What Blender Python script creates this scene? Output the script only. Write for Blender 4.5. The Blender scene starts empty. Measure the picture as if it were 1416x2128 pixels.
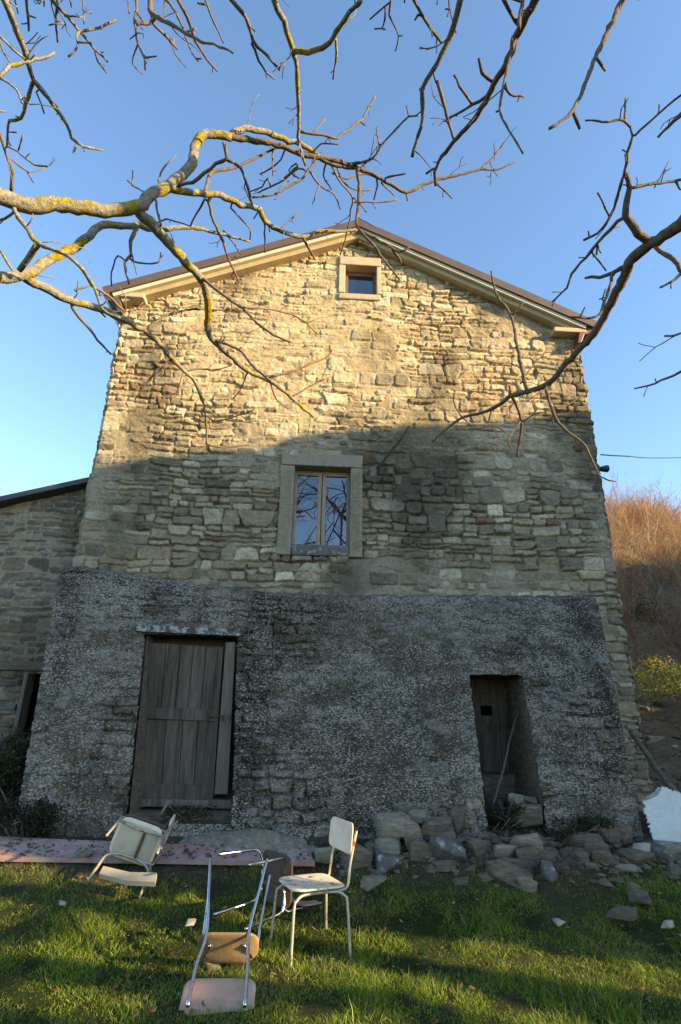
import bpy, math, random
import numpy as np
from mathutils import Matrix, Vector, noise as mnoise

random.seed(7)
S = bpy.context.scene
COL = S.collection
V3 = np.array

# ------------------------------------------------------------------ camera
FPX, PITCH, ROLL, YAW = 1156.0, math.radians(20.7), math.radians(1.0), math.radians(3.3)
CAM = V3([0.0, -7.6, 1.6])
cF = V3([math.sin(YAW)*math.cos(PITCH), math.cos(YAW)*math.cos(PITCH), math.sin(PITCH)])
_r0 = V3([math.cos(YAW), -math.sin(YAW), 0.0]); _u0 = np.cross(_r0, cF)
cR = math.cos(ROLL)*_r0 + math.sin(ROLL)*_u0
cU = -math.sin(ROLL)*_r0 + math.cos(ROLL)*_u0
cam = bpy.data.cameras.new("camera")
cam.sensor_fit = 'VERTICAL'; cam.sensor_height = 36.0
cam.lens = 36.0*FPX/2128.0
cam.clip_start = 0.05; cam.clip_end = 2000
camo = bpy.data.objects.new("camera", cam); COL.objects.link(camo)
camo.matrix_world = Matrix(((cR[0], cU[0], -cF[0], CAM[0]), (cR[1], cU[1], -cF[1], CAM[1]),
                            (cR[2], cU[2], -cF[2], CAM[2]), (0, 0, 0, 1)))
S.camera = camo

# ------------------------------------------------------------------ light
SAZ, SEL = math.radians(64.0), math.radians(17.0)      # sun: to the right of the facade normal, behind the camera
Lh = V3([-math.sin(SAZ), math.cos(SAZ), 0.0])          # horizontal travel direction of the light
Ldir = V3([Lh[0]*math.cos(SEL), Lh[1]*math.cos(SEL), -math.sin(SEL)])
world = bpy.data.worlds.new("World"); S.world = world; world.use_nodes = True
nt = world.node_tree; bg = nt.nodes['Background']
sky = nt.nodes.new('ShaderNodeTexSky'); sky.sky_type = 'NISHITA'; sky.sun_disc = False
sky.sun_elevation = SEL
sky.sun_rotation = math.atan2(-Lh[0], -Lh[1])
sky.altitude = 300; sky.air_density = 1.0; sky.dust_density = 0.3; sky.ozone_density = 2.2
tint = nt.nodes.new('ShaderNodeVectorMath'); tint.operation = 'MULTIPLY'; tint.inputs[1].default_value = (.99, 1.035, 1.04)
nt.links.new(sky.outputs[0], tint.inputs[0]); nt.links.new(tint.outputs[0], bg.inputs[0]); bg.inputs[1].default_value = 0.15
sun = bpy.data.lights.new("sun", 'SUN'); sun.energy = 5.0; sun.angle = math.radians(0.4)
sun.color = (1.0, 0.72, 0.34)
suno = bpy.data.objects.new("sun", sun); COL.objects.link(suno)
suno.location = (20, -20, 20)
suno.rotation_euler = Vector(Ldir).to_track_quat('-Z', 'Y').to_euler()
S.view_settings.view_transform = 'Standard'; S.view_settings.look = 'None'
S.view_settings.gamma = 1.0; S.view_settings.use_curve_mapping = False
S.view_settings.exposure = 1.47
S.cycles.max_bounces = 6; S.cycles.diffuse_bounces = 3; S.cycles.glossy_bounces = 3
S.cycles.use_denoising = True

# ------------------------------------------------------------------ helpers
def ray(x, y): return cF + cR*(x-708)/FPX - cU*(y-1064)/FPX
def onY(x, y, y0=0.0):                    # where the sight line of a photo point meets the vertical plane y = y0
    d = ray(x, y); return CAM + d*((y0-CAM[1])/d[1])
def onD(x, y, t): return CAM + ray(x, y)*t

def hashrng(seed): return np.random.default_rng(seed)
def vnoise(X, Z, scale, seed):
    """smooth value noise on arrays, cell size = scale metres, range -1..1"""
    rng = hashrng(seed); T = rng.uniform(-1, 1, (256, 256))
    u = X/scale + 37.3; v = Z/scale + 91.7
    iu = np.floor(u).astype(int); iv = np.floor(v).astype(int)
    fu = u-iu; fv = v-iv; fu = fu*fu*(3-2*fu); fv = fv*fv*(3-2*fv)
    a = T[iu % 256, iv % 256]; b = T[(iu+1) % 256, iv % 256]
    c = T[iu % 256, (iv+1) % 256]; d = T[(iu+1) % 256, (iv+1) % 256]
    return (a*(1-fu)+b*fu)*(1-fv)+(c*(1-fu)+d*fu)*fv
def fbm(X, Z, scale, seed, octv=4, gain=0.5):
    s = 0; a = 1; t = 0
    for k in range(octv):
        s = s + a*vnoise(X, Z, scale/2**k, seed+k*17); t += a; a *= gain
    return s/t
def sstep(a, b, x):
    t = np.clip((x-a)/(b-a), 0, 1); return t*t*(3-2*t)

def tag(o, label=None, cat=None, group=None, kind=None):
    if label: o['label'] = label
    if cat: o['category'] = cat
    if group: o['group'] = group
    if kind: o['kind'] = kind
    return o
def link(o, parent=None):
    COL.objects.link(o)
    if parent is not None:
        o.parent = parent
        if parent.type == 'EMPTY':
            o.matrix_parent_inverse = Matrix.Translation(-parent.location)
    return o
def empty(name, loc):
    o = bpy.data.objects.new(name, None); o.location = tuple(loc); o.empty_display_size = 0.2
    COL.objects.link(o); return o
def mesh_np(name, verts, faces, mat, parent=None, smooth=True, col=None, origin=None):
    """verts (n,3), faces (m,k) numpy -> one mesh object"""
    verts = np.asarray(verts, dtype=np.float32)
    if origin is not None: verts = verts - np.asarray(origin, dtype=np.float32)
    me = bpy.data.meshes.new(name)
    faces = np.asarray(faces); m, k = faces.shape
    me.vertices.add(len(verts)); me.vertices.foreach_set('co', verts.ravel())
    me.loops.add(m*k); me.loops.foreach_set('vertex_index', faces.astype(np.int32).ravel())
    me.polygons.add(m); me.polygons.foreach_set('loop_start', np.arange(0, m*k, k, dtype=np.int32))
    me.polygons.foreach_set('use_smooth', np.full(m, smooth))
    if col is not None:
        at = me.color_attributes.new('col', 'FLOAT_COLOR', 'POINT')
        c = np.ones((len(verts), 4), dtype=np.float32); c[:, :3] = col
        at.data.foreach_set('color', c.ravel())
    me.update(); me.validate()
    me.materials.append(mat)
    o = bpy.data.objects.new(name, me)
    if origin is not None: o.location = tuple(origin)
    return link(o, parent)

class MB:
    def __init__(s): s.v = []; s.f = []; s.c = []
    def add(s, vs, fs, col=None):
        n = len(s.v); s.v += [tuple(map(float, p)) for p in vs]; s.f += [tuple(n+i for i in f) for f in fs]
        s.c += [col if col is not None else (1, 1, 1)]*len(vs)
    def box(s, a, b, jit=0.0, col=None):
        (x0, y0, z0), (x1, y1, z1) = a, b
        r = lambda: random.uniform(-jit, jit)
        vs = [(x+r(), y+r(), z+r()) for z in (z0, z1) for y in (y0, y1) for x in (x0, x1)]
        s.add(vs, [(0, 2, 3, 1), (4, 5, 7, 6), (0, 1, 5, 4), (2, 6, 7, 3), (0, 4, 6, 2), (1, 3, 7, 5)], col)
    def prism(s, front, back, col=None):
        n = len(front)
        s.add(list(front)+list(back), [tuple(range(n)), tuple(range(2*n-1, n-1, -1))] +
              [(i, i+n, (i+1) % n+n, (i+1) % n) for i in range(n)], col)
    def tube(s, pts, rad, n=8, cap=True, col=None):
        pts = [V3(p, dtype=float) for p in pts]
        if not hasattr(rad, '__len__'): rad = [rad]*len(pts)
        vs = []; prev = None
        for i, p in enumerate(pts):
            t = pts[min(i+1, len(pts)-1)] - pts[max(i-1, 0)]
            t = t/(np.linalg.norm(t)+1e-9)
            if prev is None:
                a = V3([0, 0, 1.0]) if abs(t[2]) < .9 else V3([1.0, 0, 0])
                u = np.cross(t, a)
            else: u = prev - t*np.dot(prev, t)
            u = u/(np.linalg.norm(u)+1e-9); prev = u; w = np.cross(t, u)
            for k in range(n):
                a = 2*math.pi*k/n
                vs.append(p + rad[i]*(math.cos(a)*u + math.sin(a)*w))
        fs = [(i*n+k, i*n+(k+1) % n, (i+1)*n+(k+1) % n, (i+1)*n+k) for i in range(len(pts)-1) for k in range(n)]
        if cap: fs += [tuple(range(n-1, -1, -1)), tuple((len(pts)-1)*n+k for k in range(n))]
        s.add(vs, fs, col)
    def build(s, name, mat, parent=None, smooth=False, origin=None, bevel=0, col=False):
        me = bpy.data.meshes.new(name)
        o_ = V3(origin) if origin is not None else V3([0, 0, 0])
        me.from_pydata([tuple(V3(p)-o_) for p in s.v], [], s.f)
        if col:
            at = me.color_attributes.new('col', 'FLOAT_COLOR', 'POINT')
            c = np.ones((len(s.v), 4), dtype=np.float32); c[:, :3] = s.c
            at.data.foreach_set('color', c.ravel())
        me.polygons.foreach_set('use_smooth', [smooth]*len(me.polygons))
        me.update(); me.materials.append(mat)
        o = bpy.data.objects.new(name, me); o.location = tuple(o_)
        link(o, parent)
        if bevel:
            m = o.modifiers.new('bevel', 'BEVEL'); m.width = bevel; m.segments = 2; m.limit_method = 'ANGLE'
        return o
def smoothpts(pts, step=0.05, closed=False):
    """Catmull-Rom resample of a list of points (any dimension)"""
    P = [V3(p, dtype=float) for p in pts]; out = []
    for i in range(len(P)-1):
        p0 = P[i-1] if i else 2*P[0]-P[1]; p1 = P[i]; p2 = P[i+1]; p3 = P[i+2] if i+2 < len(P) else 2*P[-1]-P[-2]
        n = max(1, int(np.linalg.norm(p2[:3]-p1[:3])/step))
        for k in range(n):
            t = k/n
            out.append(.5*((2*p1)+(-p0+p2)*t+(2*p0-5*p1+4*p2-p3)*t*t+(-p0+3*p1-3*p2+p3)*t**3))
    out.append(P[-1]); return out

# ------------------------------------------------------------------ materials
def mat(name, base=(.5, .5, .5), rough=.8, var=.25, scale=8, bump=.3, bscale=40, metal=0.0, attr=False,
        col2=None, c2scale=3, c2lo=.45, c2hi=.6, stretch=(1, 1, 1), bdist=.01, spec=.5, detail=5):
    m = bpy.data.materials.new(name); m.use_nodes = True
    n = m.node_tree.nodes; l = m.node_tree.links; b = n['Principled BSDF']
    b.inputs['Roughness'].default_value = rough; b.inputs['Metallic'].default_value = metal
    b.inputs['Specular IOR Level'].default_value = spec
    tc = n.new('ShaderNodeTexCoord'); mp = n.new('ShaderNodeMapping'); mp.inputs['Scale'].default_value = stretch
    l.new(tc.outputs['Object'], mp.inputs[0])
    if attr:
        a = n.new('ShaderNodeAttribute'); a.attribute_name = 'col'; cur = a.outputs['Color']
    else:
        a = n.new('ShaderNodeRGB'); a.outputs[0].default_value = (*base, 1); cur = a.outputs[0]
    if col2:
        nz = n.new('ShaderNodeTexNoise'); nz.inputs['Scale'].default_value = c2scale; nz.inputs['Detail'].default_value = 6
        nz.inputs['Roughness'].default_value = .6
        l.new(mp.outputs[0], nz.inputs['Vector'])
        mr = n.new('ShaderNodeMapRange'); mr.inputs[1].default_value = c2lo; mr.inputs[2].default_value = c2hi
        l.new(nz.outputs[0], mr.inputs[0])
        mx = n.new('ShaderNodeMix'); mx.data_type = 'RGBA'; l.new(mr.outputs[0], mx.inputs[0])
        l.new(cur, mx.inputs[6]); mx.inputs[7].default_value = (*col2, 1); cur = mx.outputs[2]
    nz = n.new('ShaderNodeTexNoise'); nz.inputs['Scale'].default_value = scale; nz.inputs['Detail'].default_value = detail
    nz.inputs['Roughness'].default_value = .65
    l.new(mp.outputs[0], nz.inputs['Vector'])
    mr = n.new('ShaderNodeMapRange'); mr.inputs[1].default_value = .3; mr.inputs[2].default_value = .7
    mr.inputs[3].default_value = 1-var; mr.inputs[4].default_value = 1+var; l.new(nz.outputs[0], mr.inputs[0])
    vm = n.new('ShaderNodeVectorMath'); vm.operation = 'SCALE'
    l.new(cur, vm.inputs[0]); l.new(mr.outputs[0], vm.inputs['Scale']); l.new(vm.outputs[0], b.inputs['Base Color'])
    if bump:
        nb = n.new('ShaderNodeTexNoise'); nb.inputs['Scale'].default_value = bscale; nb.inputs['Detail'].default_value = 6
        nb.inputs['Roughness'].default_value = .7
        l.new(mp.outputs[0], nb.inputs['Vector'])
        bp = n.new('ShaderNodeBump'); bp.inputs['Strength'].default_value = bump; bp.inputs['Distance'].default_value = bdist
        l.new(nb.outputs[0], bp.inputs['Height']); l.new(bp.outputs[0], b.inputs['Normal'])
    return m

M = {}
M['stone'] = mat('stone_masonry', attr=True, rough=.95, var=.28, scale=22, bump=.7, bscale=45, bdist=.02, spec=.2)
M['soil'] = mat('dark_soil', (.055, .045, .032), rough=.98, var=.5, scale=14, bump=1.0, bscale=20, bdist=.05, spec=.1, col2=(.11, .09, .065), c2scale=9)
M['rock'] = mat('rubble_stone', (.20, .150, .098), rough=.95, var=.5, scale=9, bump=1.0, bscale=24, bdist=.03, spec=.2, stretch=(1, 1, 4),
                col2=(.13, .13, .11), c2scale=5)
M['rock_pale'] = mat('pale_rubble_stone', (.31, .265, .18), rough=.95, var=.45, scale=9, bump=1.0, bscale=24, bdist=.03, spec=.2, stretch=(1, 1, 4),
                     col2=(.22, .21, .17), c2scale=5)
M['rock_dark'] = mat('dark_rubble_stone', (.13, .125, .115), rough=.95, var=.3, scale=9, bump=.8, bscale=22, bdist=.03, spec=.2,
                     col2=(.32, .33, .34), c2scale=14, c2lo=.56, c2hi=.66)
M['white_stone'] = mat('white_stone', (.30, .28, .24), var=.3)
M['dressed'] = mat('dressed_sandstone', (.275, .235, .17), rough=.95, var=.2, scale=14, bump=.5, bscale=60, bdist=.01, spec=.2)
M['mortar'] = mat('pale_render', (.42, .35, .24), rough=.95, var=.12, scale=8, bump=.5, bscale=30, bdist=.01, spec=.2)
M['woodold'] = mat('weathered_wood', (.17, .145, .12), rough=.9, var=.45, scale=5, bump=.6, bscale=12, bdist=.01, stretch=(9, 9, .8), spec=.2,
                   col2=(.05, .043, .038), c2scale=1.6, c2lo=.5, c2hi=.7)
M['wooddoor'] = mat('weathered_door_wood', (.115, .095, .076), rough=.9, var=.38, scale=6, bump=.6, bscale=12, bdist=.01, stretch=(9, 9, .7), spec=.2,
                    col2=(.05, .038, .028), c2scale=1.1, c2lo=.44, c2hi=.7)
M['woodbrown'] = mat('brown_plank_wood', (.19, .15, .115), rough=.9, var=.35, scale=4, bump=.5, bscale=12, bdist=.01, stretch=(9, 9, .7), spec=.2)
M['beam'] = mat('dark_beam_wood', (.12, .10, .075), rough=.9, var=.4, scale=4, bump=.6, bscale=12, bdist=.01, stretch=(.7, 9, 9), spec=.2)
M['sash'] = mat('bleached_sash_wood', (.31, .24, .17), rough=.8, var=.2, scale=5, bump=.3, bscale=20, stretch=(6, 6, 1), spec=.3)
M['sash_brown'] = mat('brown_sash_wood', (.16, .07, .035), rough=.6, var=.2, scale=5, bump=.2, bscale=20, stretch=(6, 6, 1))
M['iron'] = mat('rusty_iron', (.10, .055, .035), rough=.7, var=.4, scale=30, bump=.3, bscale=80)
M['black'] = mat('black_rubber', (.02, .02, .022), rough=.5, var=.1, bump=0)
M['brownmetal'] = mat('brown_painted_metal', (.095, .066, .052), rough=.5, var=.12, scale=3, bump=.1, bscale=6)
M['redmetal'] = mat('red_brown_painted_metal', (.17, .05, .035), rough=.45, var=.15, scale=3, bump=.1, bscale=6)
M['fascia'] = mat('cream_fascia_board', (.55, .47, .34), rough=.8, var=.08, scale=3, bump=.15, bscale=20)
M['soffit'] = mat('sandy_soffit_board', (.36, .28, .16), rough=.9, var=.15, scale=4, bump=.3, bscale=20)
M['slate'] = mat('dark_roof_metal', (.045, .045, .055), rough=.6, var=.2, scale=3, bump=.2, bscale=6)
M['chrome'] = mat('worn_chrome', (.62, .60, .58), rough=.22, metal=1.0, var=.15, scale=30, bump=.1, bscale=60,
                  col2=(.22, .13, .08), c2scale=14, c2lo=.6, c2hi=.7)
M['creamtube'] = mat('cream_painted_tube', (.42, .38, .31), rough=.4, metal=.35, var=.15, scale=20, bump=.1, bscale=60,
                     col2=(.2, .09, .04), c2scale=16, c2lo=.58, c2hi=.66)
M['cream'] = mat('weathered_cream_laminate', (.74, .60, .46), rough=.55, var=.1, scale=12, bump=.15, bscale=30,
                 col2=(.35, .27, .16), c2scale=7, c2lo=.62, c2hi=.7)
M['under'] = mat('pale_seat_underside', (.50, .46, .36), rough=.7, var=.08, scale=6, bump=.1, bscale=30, col2=(.36, .31, .22), c2scale=3)
M['peel'] = mat('peeled_laminate', (.74, .60, .44), rough=.5, var=.08, scale=12, bump=.2, bscale=30,
                col2=(.10, .075, .04), c2scale=16, c2lo=.60, c2hi=.62)
M['pink'] = mat('faded_pink_laminate', (.42, .25, .18), rough=.65, var=.15, scale=5, bump=.15, bscale=30, col2=(.45, .36, .25), c2scale=4, c2lo=.5, c2hi=.7)
M['brownseat'] = mat('brown_fibre_seat', (.27, .18, .09), rough=.85, var=.15, scale=14, bump=.3, bscale=60, col2=(.17, .11, .06), c2scale=5)
M['darkseat'] = mat('dark_brown_fibre_seat', (.085, .055, .035), rough=.8, var=.2, scale=14, bump=.3, bscale=60)
M['board'] = mat('faded_red_board', (.38, .20, .18), rough=.8, var=.2, scale=4, bump=.4, bscale=18, stretch=(1, 3, 1),
                 col2=(.30, .25, .22), c2scale=4.0, c2lo=.44, c2hi=.56)
M['plank'] = mat('pale_broken_board', (.36, .30, .21), rough=.85, var=.12, scale=6, bump=.3, bscale=18)
M['gravel'] = mat('cement_rubble', (.27, .23, .17), rough=.95, var=.35, scale=16, bump=1.0, bscale=26, bdist=.04, spec=.2,
                  col2=(.34, .33, .31), c2scale=22, c2lo=.58, c2hi=.66)
M['sheet'] = mat('white_fibre_sheet', (.55, .535, .50), rough=.7, var=.14, scale=5, bump=.5, bscale=9, col2=(.38, .36, .30), c2scale=6, c2lo=.55, c2hi=.7)
M['dirt'] = mat('earth', attr=True, rough=.98, var=.35, scale=9, bump=.9, bscale=14, bdist=.05, spec=.1)
M['leafy'] = mat('foliage', attr=True, rough=.5, var=.2, scale=3, bump=0, spec=.4)
_m = M['leafy']; _n = _m.node_tree.nodes; _l = _m.node_tree.links; _b = _n['Principled BSDF']
_tr = _n.new('ShaderNodeBsdfTranslucent'); _mx = _n.new('ShaderNodeMixShader'); _mx.inputs[0].default_value = .45
_l.new(_b.inputs['Base Color'].links[0].from_socket, _tr.inputs['Color'])
_l.new(_b.outputs[0], _mx.inputs[1]); _l.new(_tr.outputs[0], _mx.inputs[2]); _l.new(_mx.outputs[0], _n['Material Output'].inputs[0])
M['bark_lichen'] = mat('lichened_bark', (.25, .235, .20), rough=.95, var=.45, scale=38, bump=1.0, bscale=34, bdist=.02, spec=.15,
                       col2=(.30, .235, .02), c2scale=8, c2lo=.50, c2hi=.58)
M['bark'] = mat('bare_bark', (.15, .115, .085), rough=.9, var=.4, scale=30, bump=.8, bscale=40, bdist=.02, spec=.2,
                col2=(.22, .17, .06), c2scale=5, c2lo=.6, c2hi=.72)
M['twig'] = mat('twig_bark', (.16, .115, .085), rough=.85, var=.3, scale=30, bump=.3, bscale=60, spec=.3,
                col2=(.28, .20, .05), c2scale=5, c2lo=.58, c2hi=.7)
# glass: a dark pane with a mirror-like coat
g = bpy.data.materials.new('window_glass'); g.use_nodes = True
n = g.node_tree.nodes; l = g.node_tree.links; n.remove(n['Principled BSDF'])
gl = n.new('ShaderNodeBsdfGlossy'); gl.inputs['Roughness'].default_value = .01; gl.inputs['Color'].default_value = (.9, .95, 1, 1)
df = n.new('ShaderNodeBsdfDiffuse'); df.inputs['Color'].default_value = (.008, .009, .011, 1)
mx = n.new('ShaderNodeMixShader'); mx.inputs[0].default_value = .17
nz = n.new('ShaderNodeTexNoise'); nz.inputs['Scale'].default_value = 2.0; bp = n.new('ShaderNodeBump'); bp.inputs['Strength'].default_value = .03
l.new(nz.outputs[0], bp.inputs['Height']); l.new(bp.outputs[0], gl.inputs['Normal'])
l.new(df.outputs[0], mx.inputs[1]); l.new(gl.outputs[0], mx.inputs[2]); l.new(mx.outputs[0], n['Material Output'].inputs[0])
M['glass'] = g
# lichened rough render of the battered base
m = mat('lichened_render', attr=True, detail=7, rough=.95, var=.35, scale=30, bump=.9, bscale=38, bdist=.03, spec=.2)
n = m.node_tree.nodes; l = m.node_tree.links; b = n['Principled BSDF']
src = b.inputs['Base Color'].links[0].from_socket
tc = n.new('ShaderNodeTexCoord'); mp = n.new('ShaderNodeMapping'); mp.inputs['Scale'].default_value = (1, 1, 1.9); l.new(tc.outputs['Object'], mp.inputs[0])
nA = n.new('ShaderNodeTexNoise'); nA.inputs['Scale'].default_value = 40; nA.inputs['Detail'].default_value = 4; nA.inputs['Roughness'].default_value = .62
nB = n.new('ShaderNodeTexNoise'); nB.inputs['Scale'].default_value = 1.7; nB.inputs['Detail'].default_value = 5
l.new(mp.outputs[0], nA.inputs['Vector']); l.new(mp.outputs[0], nB.inputs['Vector'])
ma = n.new('ShaderNodeMath'); ma.operation = 'MULTIPLY_ADD'; ma.inputs[1].default_value = .36; l.new(nB.outputs[0], ma.inputs[0]); l.new(nA.outputs[0], ma.inputs[2])
mr = n.new('ShaderNodeMapRange'); mr.inputs[1].default_value = .70; mr.inputs[2].default_value = .78; mr.inputs[4].default_value = .9
l.new(ma.outputs[0], mr.inputs[0])
mx = n.new('ShaderNodeMix'); mx.data_type = 'RGBA'; l.new(mr.outputs[0], mx.inputs[0]); l.new(src, mx.inputs[6])
mx.inputs[7].default_value = (.37, .34, .285, 1)
vo = n.new('ShaderNodeTexVoronoi'); vo.inputs['Scale'].default_value = 5.5; l.new(tc.outputs['Object'], vo.inputs['Vector'])
mr2 = n.new('ShaderNodeMapRange'); mr2.inputs[1].default_value = .075; mr2.inputs[2].default_value = .05; l.new(vo.outputs['Distance'], mr2.inputs[0])
sp = n.new('ShaderNodeSeparateColor'); l.new(vo.outputs['Color'], sp.inputs[0])
th = n.new('ShaderNodeMath'); th.operation = 'GREATER_THAN'; th.inputs[1].default_value = .86; l.new(sp.outputs[0], th.inputs[0])
mm = n.new('ShaderNodeMath'); mm.operation = 'MULTIPLY'; l.new(mr2.outputs[0], mm.inputs[0]); l.new(th.outputs[0], mm.inputs[1])
mx2 = n.new('ShaderNodeMix'); mx2.data_type = 'RGBA'; l.new(mm.outputs[0], mx2.inputs[0]); l.new(mx.outputs[2], mx2.inputs[6])
mx2.inputs[7].default_value = (.5, .5, .48, 1)
l.new(mx2.outputs[2], b.inputs['Base Color'])
M['batter'] = m

# ------------------------------------------------------------------ ground
def lawn_z(y): return np.interp(y, [-30, -12, -7.6, -3.6, -2.8, -2.2, -1.8, -1.3, -.9, 0, 1], [-.9, -.15, 0, .02, .05, .16, .27, .41, .51, .60, .64])
def hill_z(y): return np.interp(y, [-4, -1, 0, 1, 3, 5, 8, 12, 17, 22, 40, 200], [0, .57, .72, .95, 1.7, 2.6, 4.4, 7.2, 10.9, 12.6, 14, 20])
def ground_z(x, y):
    x = np.asarray(x, float); y = np.asarray(y, float)
    a = lawn_z(y) ; b = np.maximum(hill_z(y), a)
    k = sstep(4.0, 6.2, x)
    z = a*(1-k)+b*k
    z = z + sstep(-3.2, -4.2, x)*sstep(-2.6, -.6, y)*.35
    z = z + .03*fbm(x, y, .9, 5, 3) + .75*sstep(2, 12, y)*fbm(x, y, 2.6, 9, 3)*k
    return z
def axis(segs):
    out = []
    for a, b, st in segs: out += list(np.arange(a, b, st))
    out.append(segs[-1][1]); return V3(out)
gx = axis([(-400, -60, 40), (-60, -12, 4), (-12, -5, .4), (-5, 6.5, .06), (6.5, 30, .35), (30, 80, 4), (80, 400, 40)])
gy = axis([(-400, -60, 40), (-60, -12, 4), (-12, -5, .4), (-5, 2, .06), (2, 30, .35), (30, 80, 4), (80, 400, 40)])
GX, GY = np.meshgrid(gx, gy); GZ = ground_z(GX, GY)
near = (GX > -6) & (GX < 7) & (GY > -6) & (GY < 3)
GZ += np.where(near, .018*fbm(GX, GY, .12, 77, 3)+.03*sstep(-2.0, -1.0, GY)*fbm(GX, GY, .3, 78, 3), 0)
nx_, ny_ = len(gx), len(gy)
idx = np.arange(nx_*ny_).reshape(ny_, nx_)
F_ = np.stack([idx[:-1, :-1], idx[:-1, 1:], idx[1:, 1:], idx[1:, :-1]], -1).reshape(-1, 4)
n1 = fbm(GX, GY, .5, 21, 4)[..., None]; n2 = sstep(-.1, .4, fbm(GX, GY, .8, 33, 4))[..., None]
gcol = V3([.024, .036, .009])*(1-.5*n2) + V3([.060, .055, .024])*.5*n2
bank = (sstep(-2.3, -1.5, GY)*1.0)[..., None]
gcol = gcol*(1-bank) + V3([.062, .050, .034])*bank
hillk = (sstep(-.5, 1.5, GY)*sstep(4.2, 5, GX))[..., None]
gcol = gcol*(1-hillk) + V3([.15, .11, .068])*hillk
gcol = gcol*(1+.35*n1)
mesh_np('ground', np.stack([GX, GY, GZ], -1).reshape(-1, 3), F_, M['dirt'], col=gcol.reshape(-1, 3))
tag(bpy.data.objects['ground'], kind='structure')
def gz(x, y): return float(ground_z(V3([x]), V3([y]))[0])
def on_ground(px, py):
    d = ray(px, py); t = np.arange(1.0, 40, .01)
    P = CAM[None]+d[None]*t[:, None]
    b = P[:, 2] < ground_z(P[:, 0], P[:, 1]); i = int(np.argmax(b)); return P[i]

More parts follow.
